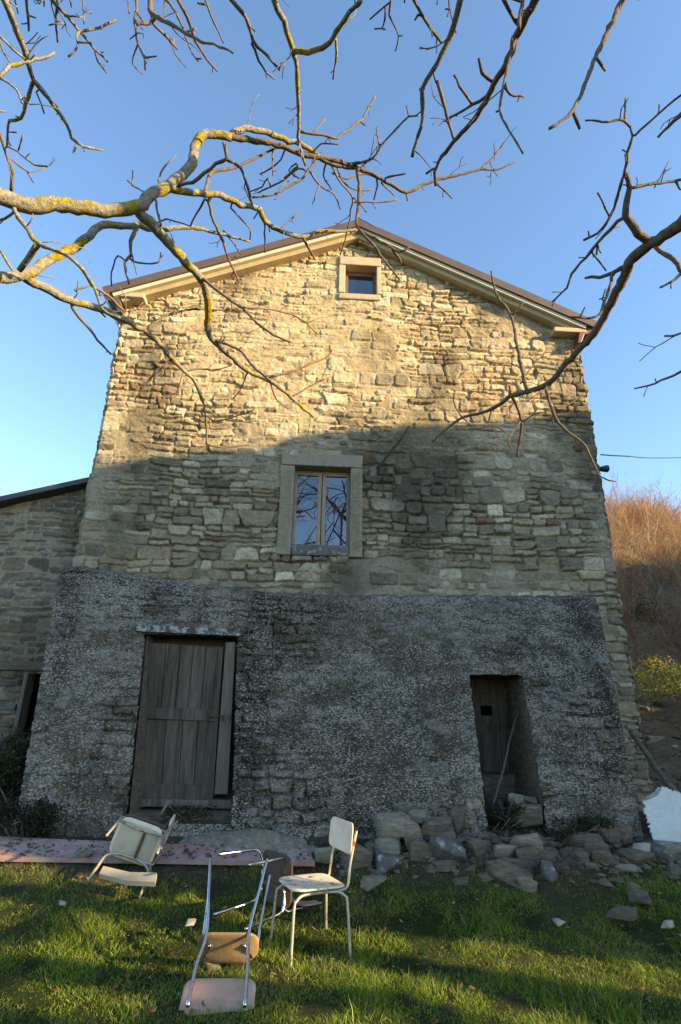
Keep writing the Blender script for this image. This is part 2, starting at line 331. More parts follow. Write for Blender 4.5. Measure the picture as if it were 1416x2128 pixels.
# ------------------------------------------------------------------ masonry as a real relief
STEP = .0105
def masonry(x0, x1, z0, z1, seed, course=(.16, .32), big=.25, thin=.35, prot=.035, step=STEP, palette='warm', zone=None):
    rng = hashrng(seed)
    nx = int(round((x1-x0)/step))+1; nz = int(round((z1-z0)/step))+1
    xs = np.linspace(x0, x1, nx); zs = np.linspace(z0, z1, nz)
    X, Z = np.meshgrid(xs, zs)
    WX = X + .030*fbm(X, Z, .30, seed+1, 3); WZ = Z + .045*fbm(X, Z, 1.1, seed+2, 2) + .016*fbm(X, Z, .20, seed+4, 2)
    H = -.030 + .016*fbm(X, Z, .22, seed+3, 4)
    mort = sstep(-.38, .32, fbm(X, Z, 1.3, seed+6, 3))            # places where mortar fills the joints
    H = H + .030*mort
    C = np.zeros(X.shape+(3,))
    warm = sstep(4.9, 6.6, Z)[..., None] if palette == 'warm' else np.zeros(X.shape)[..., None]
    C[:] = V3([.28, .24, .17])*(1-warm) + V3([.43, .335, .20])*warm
    deep = sstep(.25, .5, fbm(X, Z, .18, seed+8, 3))*(1-mort)
    H = H - .045*deep - .022*(1-mort)
    edge = .5*(1+fbm(X, Z, .05, seed+9, 3))
    FN = 1.25*fbm(X, Z*1.5, .14, seed+21, 4); FN2 = fbm(X, Z*1.6, .07, seed+22, 3)
    stones = []
    z = z0-.1
    while z < z1+.1:
        hc = rng.uniform(*course); x = x0-.2-rng.uniform(0, .3)
        while x < x1+.2:
            wc = rng.uniform(.22, .75); r = rng.random()
            if r < big and hc < .27:
                n = 1 if wc < .5 else 2; cuts = np.sort(np.append([0, wc], rng.uniform(.35, .65, n-1)*wc))
                for a, b in zip(cuts[:-1], cuts[1:]): stones.append((x+a, x+b, z, z+hc))
            else:
                k = 2 if (hc < .24 or rng.random() > thin) else 3
                fr = rng.uniform(.7, 1.4, k); fr /= fr.sum(); zz = z
                for q in fr:
                    h = q*hc; ns = max(1, int(round(wc/rng.uniform(.14, .42))))
                    f2 = rng.uniform(.6, 1.5, ns); f2 /= f2.sum(); xx = x
                    for q2 in f2:
                        w = q2*wc; stones.append((xx, xx+w, zz, zz+h)); xx += w
                    zz += h
            x += wc
        z += hc
    for (a, b, c, d) in stones:
        dz = rng.uniform(-.015, .015); a_, b_ = a, b
        i0 = max(0, int((a-x0-.06)/step)); i1 = min(nx, int((b-x0+.06)/step)+2)
        j0 = max(0, int((c-z0-.09)/step)); j1 = min(nz, int((d-z0+.09)/step)+2)
        if i0 >= i1 or j0 >= j1: continue
        gap = rng.uniform(.002, .010) + (.008 if rng.random() < .25 else 0)
        cx, cz = (a+b)/2, (c+d)/2+dz; hw, hh = (b-a)/2-gap, (d-c)/2-gap
        if hw < .01 or hh < .01: continue
        sh = rng.normal(0, .05)
        px = WX[j0:j1, i0:i1]-cx; pz = WZ[j0:j1, i0:i1]-cz + sh*px
        r = min(hw, hh)*rng.uniform(.25, .75)
        tp = 1+rng.normal(0, .12)*pz/hh if hh > .02 else 1
        qx = np.abs(px)*tp-(hw-r); qz = np.abs(pz)-(hh-r)
        sd = np.hypot(np.maximum(qx, 0), np.maximum(qz, 0))+np.minimum(np.maximum(qx, qz), 0)-r
        sd = sd + .020*(edge[j0:j1, i0:i1]-.5)
        zn = cz
        pr = prot*rng.uniform(-.15, .85) + (.035*rng.random() if rng.random() < .09 else 0)
        if rng.random() < .05: pr = -.022
        bev = rng.uniform(.004, .013)
        k = sstep(0, bev, -sd)
        h = -.03 + (pr+.03)*k + k*(rng.normal(0, .05)*px + rng.normal(.03, .12)*pz)
        Hs = H[j0:j1, i0:i1]; up = (h > Hs) & (sd < 0)
        t = rng.random()
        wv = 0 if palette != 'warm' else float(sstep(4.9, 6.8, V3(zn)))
        cold = [(.30, .25, .17), (.245, .205, .145), (.34, .285, .205), (.195, .165, .12), (.295, .232, .15), (.42, .36, .26)]  # lower-wall tones: lichen grey, with some of the shade put into the colour
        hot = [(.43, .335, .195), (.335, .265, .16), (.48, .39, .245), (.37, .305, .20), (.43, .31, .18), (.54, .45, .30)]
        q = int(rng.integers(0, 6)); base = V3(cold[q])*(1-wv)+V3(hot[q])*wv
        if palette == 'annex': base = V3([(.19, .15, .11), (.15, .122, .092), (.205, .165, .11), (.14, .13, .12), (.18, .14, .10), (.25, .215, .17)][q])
        if t < .012: base = V3([.33, .20, .13])*(.7+.3*wv)
        elif t < .05: base = base*1.35
        elif t < .12: base = base*.72
        base = base*rng.uniform(.86, 1.12)
        face = 1+.22*FN[j0:j1, i0:i1]+rng.normal(0, .06)*pz/max(hh, .03)
        Hs[up] = (h+.010*k*FN2[j0:j1, i0:i1]*rng.uniform(.3, 1.6))[up]; C[j0:j1, i0:i1][up] = (base*face[..., None])[up]
    H = H + .009*fbm(X, Z, .09, seed+11, 4) + .004*fbm(X, Z, .035, seed+12, 2)
    # joints filled flush here and there; rain streaks and dark lichen that belong to the wall
    lich = sstep(.12, .5, fbm(X*1.4, Z*.8, 1.6, seed+14, 5))[..., None]
    C = C*(1-.5*lich*(1 if palette == 'warm' else .6))
    C = C*(1+.16*fbm(X, Z, .10, seed+15, 3)[..., None])
    return xs, zs, X, Z, H, C
def relief(name, X, Z, H, C, keep, yfun, mat_, parent, xoff=None):
    nz, nx = X.shape
    Yv = yfun(X, Z) - H
    XX = X if xoff is None else X+xoff
    idx = np.arange(nx*nz).reshape(nz, nx)
    cell = keep[:-1, :-1] & keep[:-1, 1:] & keep[1:, 1:] & keep[1:, :-1]
    F = np.stack([idx[:-1, :-1], idx[:-1, 1:], idx[1:, 1:], idx[1:, :-1]], -1)[cell]
    used = np.unique(F); remap = -np.ones(nx*nz, int); remap[used] = np.arange(len(used))
    V = np.stack([XX, Yv, Z], -1).reshape(-1, 3)[used]
    return mesh_np(name, V, remap[F], mat_, parent, True, C.reshape(-1, 3)[used])

# ------------------------------------------------------------------ the farmhouse
HX0, HX1 = -3.235, 4.49
house = empty('stone_farmhouse', (.6, 0, .6))
tag(house, 'tall gabled stone farmhouse with a dark lichened battered base, two windows and two old doors', 'house')
apex = onY(745, 474, 0); eL = onY(262, 612, 0); eR = onY(1205, 694, 0)
AX = (HX0+HX1)/2 + .03
def gable(x):
    return np.where(x < AX, eL[2]+(apex[2]-eL[2])*(x-HX0)/(AX-HX0), eR[2]+(apex[2]-eR[2])*(HX1-x)/(HX1-AX))
# windows measured on the facade plane
w1 = dict(x0=onY(609, 1060)[0], x1=onY(728, 1060)[0], z0=onY(665, 1132)[2], z1=onY(665, 972)[2])
w1o = dict(x0=onY(580, 1060)[0], x1=onY(753, 1060)[0], z0=onY(665, 1157)[2], z1=onY(665, 946)[2])
w2 = dict(x0=onY(718, 590)[0], x1=onY(783, 590)[0], z0=onY(750, 613)[2], z1=onY(750, 556)[2])
w2o = dict(x0=onY(704, 590)[0], x1=onY(792, 590)[0], z0=onY(750, 625)[2], z1=onY(750, 538)[2])
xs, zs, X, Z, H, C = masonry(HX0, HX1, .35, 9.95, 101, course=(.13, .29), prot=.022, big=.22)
keep = Z <= gable(X)
keep &= ~((X > HX0+.7) & (X < 3.45) & (Z < 3.05))
for w in (w1, w2): keep &= ~((X > w['x0']-.03) & (X < w['x1']+.03) & (Z > w['z0']-.03) & (Z < w['z1']+.03))
# a wide smear of old render around the small window and by the upper left corner
sm = sstep(.75, .35, np.hypot((X-.65)/1.0, (Z-(w2['z0']+w2['z1'])/2)/.8)) + .8*sstep(.2, .55, fbm(X, Z, .8, 501, 3))*sstep(6.2, 7.2, Z)
sm = np.clip(sm, 0, .8); H = H*(1-.55*sm)+.012*sm+.004*fbm(X, Z, .08, 502, 3)*sm
C = C*(1-.6*sm[..., None])+V3([.42, .335, .205])*.6*sm[..., None]
edge_n = .03*vnoise(X*0, Z, .17, 61)+.012*vnoise(X*0, Z, .06, 62)
xoff = np.where(X < HX0+.12, -edge_n*(HX0+.12-X)/.12, 0)+np.where(X > HX1-.12, (.03*vnoise(X*0, Z, .21, 63)+.012*vnoise(X*0, Z, .06, 64))*(X-HX1+.12)/.12, 0)
round_ = .05*(1-sstep(0, .07, X-HX0))+.05*(1-sstep(0, .07, HX1-X))
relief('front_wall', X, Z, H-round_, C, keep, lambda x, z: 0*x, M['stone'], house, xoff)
# side and back walls
def sidewall(name, x, zt, sgn):
    xs_, zs_, X_, Z_, H_, C_ = masonry(0, 9, .2, zt, 300+int(sgn), step=.04)
    nz, nx = X_.shape; idx = np.arange(nx*nz).reshape(nz, nx)
    F = np.stack([idx[:-1, :-1], idx[:-1, 1:], idx[1:, 1:], idx[1:, :-1]], -1).reshape(-1, 4)
    mesh_np(name, np.stack([x+sgn*H_, X_+.03, Z_], -1).reshape(-1, 3), F, M['stone'], house, True, C_.reshape(-1, 3))
sidewall('left_wall', HX0+.03, eL[2]-.05, -1); sidewall('right_wall', HX1-.03, eR[2]-.05, 1)
b = MB(); b.prism([(HX0+.05, 8.9, .2), (HX1-.05, 8.9, .2), (HX1-.05, 8.9, eR[2]-.1), (AX, 8.9, apex[2]-.1), (HX0+.05, 8.9, eL[2]-.1)],
                  [(HX0+.05, 9.1, .2), (HX1-.05, 9.1, .2), (HX1-.05, 9.1, eR[2]-.1), (AX, 9.1, apex[2]-.1), (HX0+.05, 9.1, eL[2]-.1)])
b.build('back_wall', M['mortar'], house)
# roof: brown sheet-metal edge above a cream fascia and a sandy soffit
OH = .24
rl = onY(212, 596, -OH); ra = onY(746, 455, -OH); rr = onY(1241, 667, -OH)
def slab(name, mt, off0, off1, y0, y1, x_in=0.0, parent=house, bevel=0):
    m = MB()
    for (p, q) in ((rl, ra), (ra, rr)):
        d = (q-p)/np.linalg.norm(q-p); nn = V3([-d[2], 0, d[0]])
        p2 = p + (d*x_in if p is rl else 0); q2 = q - (d*x_in if q is rr else 0)
        def c(pt, off, y):
            if pt is q2 and q is ra or pt is p2 and p is ra:   # mitre at the ridge
                k = off/abs(nn[2]); return (ra[0], y, ra[2]-k)
            r_ = pt-nn*off; return (r_[0], y, r_[2])
        m.prism([c(p2, off1, y0), c(q2, off1, y0), c(q2, off0, y0), c(p2, off0, y0)],
                [c(p2, off1, y1), c(q2, off1, y1), c(q2, off0, y1), c(p2, off0, y1)])
    o = m.build(name, mt, parent); return o
roof = slab('roof', M['brownmetal'], 0, .14, -OH, 9.2)
tiles = slab('fascia_board', M['fascia'], .143, .208, -OH+.035, 0.4, .12, roof)
slab('soffit_board', M['soffit'], .211, .30, -OH+.10, 0.4, .22, roof)
# gutters end-on at the two eaves
for p, sg in ((rl, -1), (rr, 1)):
    m = MB(); z = p[2]
    prof = [(0, -.02), (sg*-.02, -.12), (sg*-.10, -.20), (sg*-.22, -.24), (sg*-.30, -.42), (sg*-.36, -.42), (sg*-.30, -.18), (sg*-.12, -.05)]
    m.prism([(p[0]+a, -OH+.06, z+c) for a, c in prof], [(p[0]+a, 9.1, z+c) for a, c in prof])
    m.build('gutter', M['redmetal'] if sg > 0 else M['brownmetal'], roof, bevel=.01)
# corbel stones under the eaves
for (xa, ya, xb, yb) in ((228, 600, 300, 614), (1152, 674, 1222, 688)):
    p = onY(xa, ya, -OH+.04); q = onY(xb, yb, -OH+.04)
    m = MB(); m.box((p[0], -OH+.06, min(p[2], q[2])-.02), (q[0], .1, max(p[2], q[2])-.02), .012)
    m.build('corbel_stone', M['mortar'], house, bevel=.02)

# window with dressed stone surround, two casements
def window(w, wo, mat_s, mat_f, rec, leaves, nm, lintel_ext, sillmat, fw=.045):
    win = empty(nm, ((w['x0']+w['x1'])/2, 0, w['z0'])); win.parent = house
    win.matrix_parent_inverse = Matrix.Translation(-house.location)
    P = lambda m_, n_, mt, **k: m_.build(n_, mt, win, **k)
    for o_ in (0,): pass
    def bld(m_, n_, mt, **k):
        o = m_.build(n_, mt, None, **k); o.parent = win
        o.matrix_parent_inverse = Matrix.Translation(-win.location); return o
    # surround: jambs butt under the lintel
    yf = -.045
    for (a, b_) in ((wo['x0'], w['x0']), (w['x1'], wo['x1'])):
        m = MB(); zt = w['z1']; zb = wo['z0'] if leaves == 2 else w['z0']
        nseg = 26 if leaves == 2 else 5
        m.box((a, yf, zb), (b_, rec+.10, zt), .004)
        bld(m, 'jamb', mat_s, bevel=.012)
        if leaves == 2:            # tooled ribs cut across the jamb
            m = MB(); ht = (zt-zb-.18)
            ins = .022
            for k in range(44):
                zz = zb+.12+ht*k/44
                m.box((a+ins, yf-.005, zz), (b_-ins-.02, yf+.004, zz+ht/44*.55), .0015)
            bld(m, 'tooled_ribs', mat_s)
    m = MB(); m.box((wo['x0']-lintel_ext, yf-.01, w['z1']+.002), (wo['x1']+lintel_ext, rec+.10, wo['z1']), .008); bld(m, 'lintel', mat_s, bevel=.015)
    m = MB(); m.box(((w['x0'] if leaves == 2 else wo['x0'])+.002, yf+.004, wo['z0']), ((w['x1'] if leaves == 2 else wo['x1'])-.002, rec+.10, w['z0']-.003), .01); bld(m, 'sill', sillmat, bevel=.02)
    # timber frame
    m = MB(); f = fw
    m.box((w['x0']+.002, rec, w['z0']), (w['x0']+f, rec+.05, w['z1']-.002)); m.box((w['x1']-f, rec, w['z0']), (w['x1']-.002, rec+.05, w['z1']-.002))
    m.box((w['x0']+f, rec+.001, w['z1']-f-.03), (w['x1']-f, rec+.049, w['z1']-.003)); m.box((w['x0']+f, rec+.001, w['z0']+.002), (w['x1']-f, rec+.049, w['z0']+f*.7))
    if leaves == 2:
        xm = (w['x0']+w['x1'])/2
        m.box((xm-.062, rec-.012, w['z0']+f*.7+.002), (xm-.006, rec+.04, w['z1']-f-.032)); m.box((xm+.004, rec-.004, w['z0']+f*.7+.002), (xm+.062, rec+.04, w['z1']-f-.032))
    bld(m, 'window_frame', mat_f, bevel=.006)
    gl_ = [(w['x0']+f, w['x1']-f)] if leaves == 1 else [(w['x0']+f, (w['x0']+w['x1'])/2-.062), ((w['x0']+w['x1'])/2+.062, w['x1']-f)]
    for a, b_ in gl_:
        m = MB(); m.box((a-.003, rec+.022, w['z0']+f*.6), (b_+.003, rec+.028, w['z1']-f-.025)); bld(m, 'pane', M['glass'])
    # dark recess closed behind the frame
    return win
window(w1, w1o, M['dressed'], M['sash'], .13, 2, 'casement_window', 0, M['rock_dark'])
window(w2, w2o, M['mortar'], M['sash_brown'], .11, 1, 'attic_window', -.003, M['mortar'], .055)

# battered base
ZT = 3.3; ZB = .35
def bat_y(x, z): return -.28 - np.clip((ZT-z)/(ZT-.55), 0, 1.1)*.72
topx = [onY(150, 1178, -.28), onY(320, 1204, -.28), onY(560, 1234, -.28), onY(700, 1240, -.28), onY(1240, 1242, -.28)]
BX0, BX1 = HX0-.02, topx[-1][0]
def bat_top(x): return np.interp(x, [t[0] for t in topx], [t[2] for t in topx])
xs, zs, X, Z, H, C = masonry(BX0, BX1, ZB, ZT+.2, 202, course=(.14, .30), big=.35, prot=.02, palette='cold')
EL0, EL1 = onY(52, 1640, -.86), onY(60, 1700, -.9); ER1 = onY(1333, 1715, -.95)
def bedge(z):
    f = np.clip((ZT-z)/(ZT-.8), 0, 1.2); return BX0+(EL0[0]-BX0)*f, BX1+(ER1[0]-BX1)*f
T_ = bat_top(X)+.05*fbm(X, Z*0, .3, 71, 4)
soft = sstep(-.2, .35, fbm(X, Z, 1.1, 72, 3))
J_ = np.clip((-.004-H)/.02, 0, 1)*(1-.75*soft); H = H*(.78-.5*soft) + .016*fbm(X, Z*1.6, .22, 73, 4) + .014*fbm(X, Z*1.3, .05, 74, 3)
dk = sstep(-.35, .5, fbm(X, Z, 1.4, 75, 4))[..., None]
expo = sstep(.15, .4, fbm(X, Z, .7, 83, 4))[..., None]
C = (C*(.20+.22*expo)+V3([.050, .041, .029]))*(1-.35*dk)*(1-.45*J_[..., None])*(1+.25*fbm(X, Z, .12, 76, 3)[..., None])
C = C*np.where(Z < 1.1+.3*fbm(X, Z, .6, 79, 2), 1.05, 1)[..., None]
# door openings (slightly splayed, as measured)
dl0, dr0 = onY(303, 1320, -.47), onY(493, 1320, -.47); dl1, dr1 = onY(268, 1690, -.92), onY(483, 1690, -.92)
DT = (dl0[2]+dr0[2])/2; DB = .60
sl0, sr0 = onY(976, 1402, -.57), onY(1085, 1403, -.57); sl1, sr1 = onY(1010, 1700, -.93), onY(1130, 1700, -.93)
ST = sl0[2]; SB = .50
wob = .012*fbm(X, Z, .15, 81, 3)
_l, _r = bedge(Z); XO = X; X = _l+(X-BX0)/(BX1-BX0)*(_r-_l)
L1 = np.interp(Z, [dl1[2], dl0[2]], [dl1[0], dl0[0]]); R1 = np.interp(Z, [dr1[2], dr0[2]], [dr1[0], dr0[0]])
L2 = np.interp(Z, [sl1[2], sl0[2]], [sl1[0], sl0[0]]); R2 = np.interp(Z, [sr1[2], sr0[2]], [sr1[0], sr0[0]])
keep = Z <= T_
keep &= ~((X > L1+wob) & (X < R1+wob) & (Z < DT+wob*.4) & (Z > DB))
keep &= ~((X > L2+wob) & (X < R2+wob) & (Z < ST+wob*.4) & (Z > SB))
lean = .035*np.clip((T_-Z)/.12, 0, 1)-.035
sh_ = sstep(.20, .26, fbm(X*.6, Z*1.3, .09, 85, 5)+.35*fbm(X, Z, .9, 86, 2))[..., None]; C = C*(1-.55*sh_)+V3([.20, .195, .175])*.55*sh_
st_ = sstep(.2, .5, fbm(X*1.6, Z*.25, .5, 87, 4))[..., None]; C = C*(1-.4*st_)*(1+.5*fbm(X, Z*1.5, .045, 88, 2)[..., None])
H = H+.006*sh_[..., 0]
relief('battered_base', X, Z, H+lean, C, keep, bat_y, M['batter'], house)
base_o = bpy.data.objects['battered_base']
# weathered ledge along the top of the base, and its right-hand return
m = MB(); N = 220
for i in range(N):
    xa = BX0+(BX1-BX0)*i/N; xb = BX0+(BX1-BX0)*(i+1)/N; za, zb = float(bat_top(xa)), float(bat_top(xb))
    ja = .035*mnoise.noise((xa*5, 0, 1))+.03*mnoise.noise((xa*17, 0, 1)); jb = .035*mnoise.noise((xb*5, 0, 1))+.03*mnoise.noise((xb*17, 0, 1))
    m.prism([(xa, -.255, za-.03+ja), (xb, -.255, zb-.03+jb), (xb, -.21, zb+.02+jb), (xa, -.21, za+.02+ja)],
            [(xa, .02, za-.03), (xb, .02, zb-.03), (xb, .02, zb+.09+jb), (xa, .02, za+.09+ja)])
for k_ in range(len(m.c)): m.c[k_] = (.085, .078, .062)
m.build('ledge', M['batter'], base_o, col=True)
zz = np.linspace(ZB, float(bat_top(BX1))-.01, 24)
for k_ in (0, 1):
    m = MB()
    for a, b_ in zip(zz[:-1], zz[1:]):
        ya, yb = float(bat_y(0, a)), float(bat_y(0, b_)); xa_, xb_ = float(bedge(a)[k_]), float(bedge(b_)[k_])
        m.add([(xa_, ya+.02, a), (xa_, .05, a), (xb_, .05, b_), (xb_, yb+.02, b_)], [(0, 1, 2, 3)])
    m.build('base_return', M['mortar'], base_o)
# reveals of the two doorways
def reveal(l1, l0, r1, r0, zt, zb, yb, nm, soff):
    m = MB(); zz = np.linspace(zb, zt, 22)
    def e(z, a1, a0): return float(np.interp(z, [a1[2], a0[2]], [a1[0], a0[0]]))
    def q(z, a1, a0, s):
        pts = []
        for t in np.linspace(0, 1, 9):
            y = float(bat_y(0, z))+.02 + t*(yb-float(bat_y(0, z))-.02)
            pts.append((e(z, a1, a0)+.012+s*0 + .03*mnoise.noise((y*4, z*4, s*3.1))*(t > 0), y, z))
        return pts
    for a1, a0, s in ((l1, l0, -1), (r1, r0, 1)):
        rows = [q(z, a1, a0, s) for z in zz]
        vs = [p for r_ in rows for p in r_]; k = 9
        fs = [(i*k+j, i*k+j+1, (i+1)*k+j+1, (i+1)*k+j) for i in range(len(zz)-1) for j in range(k-1)]
        m.add(vs, fs)
    o = m.build(nm, M['rock'], base_o, smooth=True)
    m = MB(); m.box((e(zt, l1, l0)-.06, float(bat_y(0, zt))+.03, zt+.012), (e(zt, r1, r0)+.06, yb, zt+.14), .008)
    m.build(soff, M['beam'], base_o)
reveal(dl1, dl0, dr1, dr0, DT, DB-.2, .12, 'door_reveal', 'wooden_lintel')
reveal(sl1, sl0, sr1, sr0, ST, SB-.2, .25, 'door_reveal', 'wooden_lintel')
# long lichened lintel slab above the left door
M['lint'] = mat('lichened_lintel_stone', (.10, .095, .08), rough=.95, var=.4, scale=18, bump=.9, bscale=25, bdist=.03, spec=.2, col2=(.33, .335, .32), c2scale=9, c2lo=.47, c2hi=.58)
p = onY(281, 1304, -.52); q = onY(500, 1314, -.52)
m = MB(); NN = 24
for i in range(NN):
    f0, f1 = i/NN, (i+1)/NN
    A = p+(q-p)*f0; B = p+(q-p)*f1
    ja = .012*mnoise.noise((A[0]*9, 1, 2)); jb = .012*mnoise.noise((B[0]*9, 1, 2))
    m.prism([(A[0], -.535+ja, A[2]-.045+ja), (B[0], -.535+jb, B[2]-.045+jb), (B[0], -.53, B[2]+.035+jb), (A[0], -.53, A[2]+.035+ja)],
            [(A[0], -.33, A[2]-.045), (B[0], -.33, B[2]-.045), (B[0], -.33, B[2]+.06), (A[0], -.33, A[2]+.06)])
m.build('lintel_slab', M['lint'], base_o, smooth=False)

# left door: leaning old leaf, split post, latch
YD = -.40
def DW(px, py, y=YD): v = onY(px, py, y); return (v[0], v[2])
door = empty('old_wooden_door', (-1.45, YD, .8)); door.parent = house; door.matrix_parent_inverse = Matrix.Translation(-house.location)
tag(door, 'grey weathered double-panel plank door')
def dpart(pts, y0, y1, name, mt, bevel=.004):
    m = MB(); P2 = [DW(*q_) for q_ in pts]
    m.prism([(x, y0, z) for x, z in P2], [(x, y1, z) for x, z in P2]); o = m.build(name, mt, None, bevel=bevel)
    o.parent = door; o.matrix_parent_inverse = Matrix.Translation(-door.location); return o
def dplanks(c, n_, y, name):                       # c = corners px  BL BR TR TL, split in n planks
    m = MB(); bl, br, tr, tl = [V3(DW(*q_)) for q_ in c]; f = np.linspace(0, 1, n_+1); f[1:-1] += np.random.default_rng(5).uniform(-.04, .04, n_-1)
    for a, b_ in zip(f[:-1], f[1:]):
        g_ = .004; A = bl+(br-bl)*a; B = bl+(br-bl)*b_; Ct = tl+(tr-tl)*b_; D = tl+(tr-tl)*a
        yy = y+random.uniform(-.004, .004)
        m.prism([(A[0]+g_, yy, A[1]), (B[0]-g_, yy, B[1]), (Ct[0]-g_, yy, Ct[1]), (D[0]+g_, yy, D[1])],
                [(A[0]+g_, yy+.025, A[1]), (B[0]-g_, yy+.025, B[1]), (Ct[0]-g_, yy+.025, Ct[1]), (D[0]+g_, yy+.025, D[1])])
    o = m.build(name, M['wooddoor'], None, bevel=.003); o.parent = door; o.matrix_parent_inverse = Matrix.Translation(-door.location)
# corners BL BR TR TL, listed counter-clockwise as seen from the front
dplanks([(300, 1478), (447, 1482), (462, 1345), (312, 1335)], 5, YD+.015, 'upper_panel')
dplanks([(297, 1630), (437, 1634), (448, 1498), (305, 1495)], 4, YD+.015, 'lower_panel')
dpart([(298, 1493), (449, 1499), (452, 1474), (302, 1470)], YD-.012, YD+.03, 'middle_rail', M['wooddoor'])
dpart([(284, 1658), (441, 1662), (441, 1632), (290, 1627)], YD-.012, YD+.03, 'bottom_rail', M['wooddoor'])
dpart([(284, 1656), (296, 1656), (315, 1337), (307, 1337)], YD-.006, YD+.032, 'stile', M['wooddoor'])
dpart([(432, 1660), (443, 1660), (464, 1345), (455, 1345)], YD-.006, YD+.032, 'stile', M['wooddoor'])
dpart([(446, 1650), (474, 1650), (490, 1335), (470, 1335)], YD-.02, YD+.05, 'split_post', M['woodbrown'])
dpart([(268, 1655), (285, 1655), (309, 1330), (299, 1330)], YD-.04, YD+.05, 'left_post', M['woodold'])
dpart([(264, 1673), (484, 1679), (484, 1661), (270, 1658)], YD-.10, YD+.1, 'threshold', M['woodold'], .01)
m = MB(); a = DW(262, 1675); b_ = DW(486, 1681); m.box((a[0]-.05, -.66, .25), (b_[0]+.05, .05, min(a[1], b_[1])), .012)
o = m.build('door_step', M['rock'], None, bevel=.02); o.parent = door; o.matrix_parent_inverse = Matrix.Translation(-door.location)
m = MB(); a = DW(280, 1660); b_ = DW(492, 1325); m.box((a[0]-.1, .0, a[1]-.3), (b_[0]+.15, .03, b_[1]+.25)); o = m.build('backing_board', M['beam'], None); o.parent = door; o.matrix_parent_inverse = Matrix.Translation(-door.location)
m = MB(); rn = np.random.default_rng(2)
for ny in (1483, 1645):
    for nxp in range(302, 440, 17):
        a = DW(nxp+rn.uniform(-3, 3), ny+rn.uniform(-3, 3)+(nxp-302)*.03); m.tube([(a[0], YD-.0135, a[1]), (a[0], YD-.018, a[1])], .006, 6)
o = m.build('nails', M['iron'], None); o.parent = door; o.matrix_parent_inverse = Matrix.Translation(-door.location); o['kind'] = 'stuff'
m = MB(); a = DW(436, 1487); b_ = DW(466, 1489)
m.tube([(a[0], YD-.035, a[1]), (b_[0], YD-.045, b_[1])], .009, 6); m.tube([(a[0], YD-.03, a[1]-.02), (a[0], YD-.045, a[1]+.02)], .012, 6)
m.box((b_[0]-.03, YD-.05, b_[1]-.05), (b_[0], YD-.022, b_[1]+.02))
a = DW(478, 1492); m.box((a[0]-.02, YD-.04, a[1]-.02), (a[0]+.02, YD-.021, a[1]+.02))
o = m.build('latch', M['iron'], None); o.parent = door; o.matrix_parent_inverse = Matrix.Translation(-door.location)

# small door deep in its recess
YS = .16
sd = empty('small_plank_door', (2.35, YS, .9)); sd.parent = house; sd.matrix_parent_inverse = Matrix.Translation(-house.location)
def SW(px, py, y=YS): v = onY(px, py, y); return (v[0], v[2])
def spart(m, name, mt, bevel=.003):
    o = m.build(name, mt, None, bevel=bevel); o.parent = sd; o.matrix_parent_inverse = Matrix.Translation(-sd.location); return o
xa = 2.02; xb = onY(1050, 1500, YS)[0]; zt = onY(1010, 1405, YS)[2]; zb = onY(1010, 1605, YS)[2]
hx0, hz0 = SW(1000, 1487); hx1, hz1 = SW(1022, 1467)
m = MB()   # leaf made round the square cat hole
m.box((xa, YS, zb), (hx0, YS+.03, zt)); m.box((hx1, YS+.001, zb), (xb-.08, YS+.03, zt)); m.box((hx0, YS+.0005, hz1), (hx1, YS+.03, zt)); m.box((hx0, YS+.0005, zb), (hx1, YS+.03, hz0))
spart(m, 'door_leaf', M['wooddoor'])
m = MB(); m.box((xb-.078, YS-.012, zb), (xb, YS+.032, zt)); spart(m, 'door_stile', M['wooddoor'])
m = MB(); z_ = SW(1020, 1512)[1]; m.box((xa, YS-.012, z_-.05), (xb-.08, YS-.001, z_+.04)); spart(m, 'door_rail', M['wooddoor']); m = MB(); m.box((xa, YS-.012, SW(1020, 1440)[1]-.02), (xb-.08, YS-.001, SW(1020, 1440)[1]+.015)); spart(m, 'door_rail', M['wooddoor'])
m = MB(); m.tube([(SW(1012, 1506)[0], YS-.035, z_+.02), (xb+.02, YS-.035, z_+.03)], .01, 6); m.box((SW(1018, 1500)[0]-.01, YS-.045, z_-.04), (SW(1018, 1500)[0]+.01, YS-.02, z_+.09)); m.box((xb-.09, YS-.045, z_-.04), (xb-.065, YS-.02, z_+.09)); spart(m, 'bolt', M['iron'])
m = MB(); m.box((xa-.05, YS-.25, .4), (3.0, YS+.3, zb-.005), .01); spart(m, 'door_step', M['rock']); m = MB(); m.box((xb+.002, YS-.02, zb), (3.05, YS+.1, zt+.05)); spart(m, 'door_surround', M['rock'])

# interior kept dark by floor and partition of the house
m = MB(); m.box((HX0+.05, .32, 3.3), (HX1-.05, 8.9, 3.4)); m.build('upper_floor', M['beam'], house); m = MB(); m.box((HX0+.05, .32, 6.9), (HX1-.05, 8.9, 7.0)); m.build('upper_floor', M['beam'], house)

# lean-to annex at the left
YA = .5
annex = empty('stone_annex', (-5.5, YA, .8))
tag(annex, 'low stone lean-to annex with a dark sloping roof at the left side of the farmhouse', 'outbuilding')
pa = onY(0, 1052, YA); pb = onY(178, 1013, YA); sl_ = (pb[2]-pa[2])/(pb[0]-pa[0])
roofz = lambda x: pa[2]+(x-pa[0])*sl_
ow0 = onY(58, 1400, YA); ow1 = onY(100, 1520, YA); oz1 = onY(70, 1400, YA)[2]; oz0 = onY(60, 1535, YA)[2]
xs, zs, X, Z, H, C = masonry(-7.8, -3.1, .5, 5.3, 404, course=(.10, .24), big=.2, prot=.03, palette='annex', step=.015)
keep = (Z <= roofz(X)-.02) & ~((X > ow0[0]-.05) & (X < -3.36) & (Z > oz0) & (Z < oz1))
relief('annex_wall', X, Z, H, C, keep, lambda x, z: YA+0*x, M['stone'], annex)
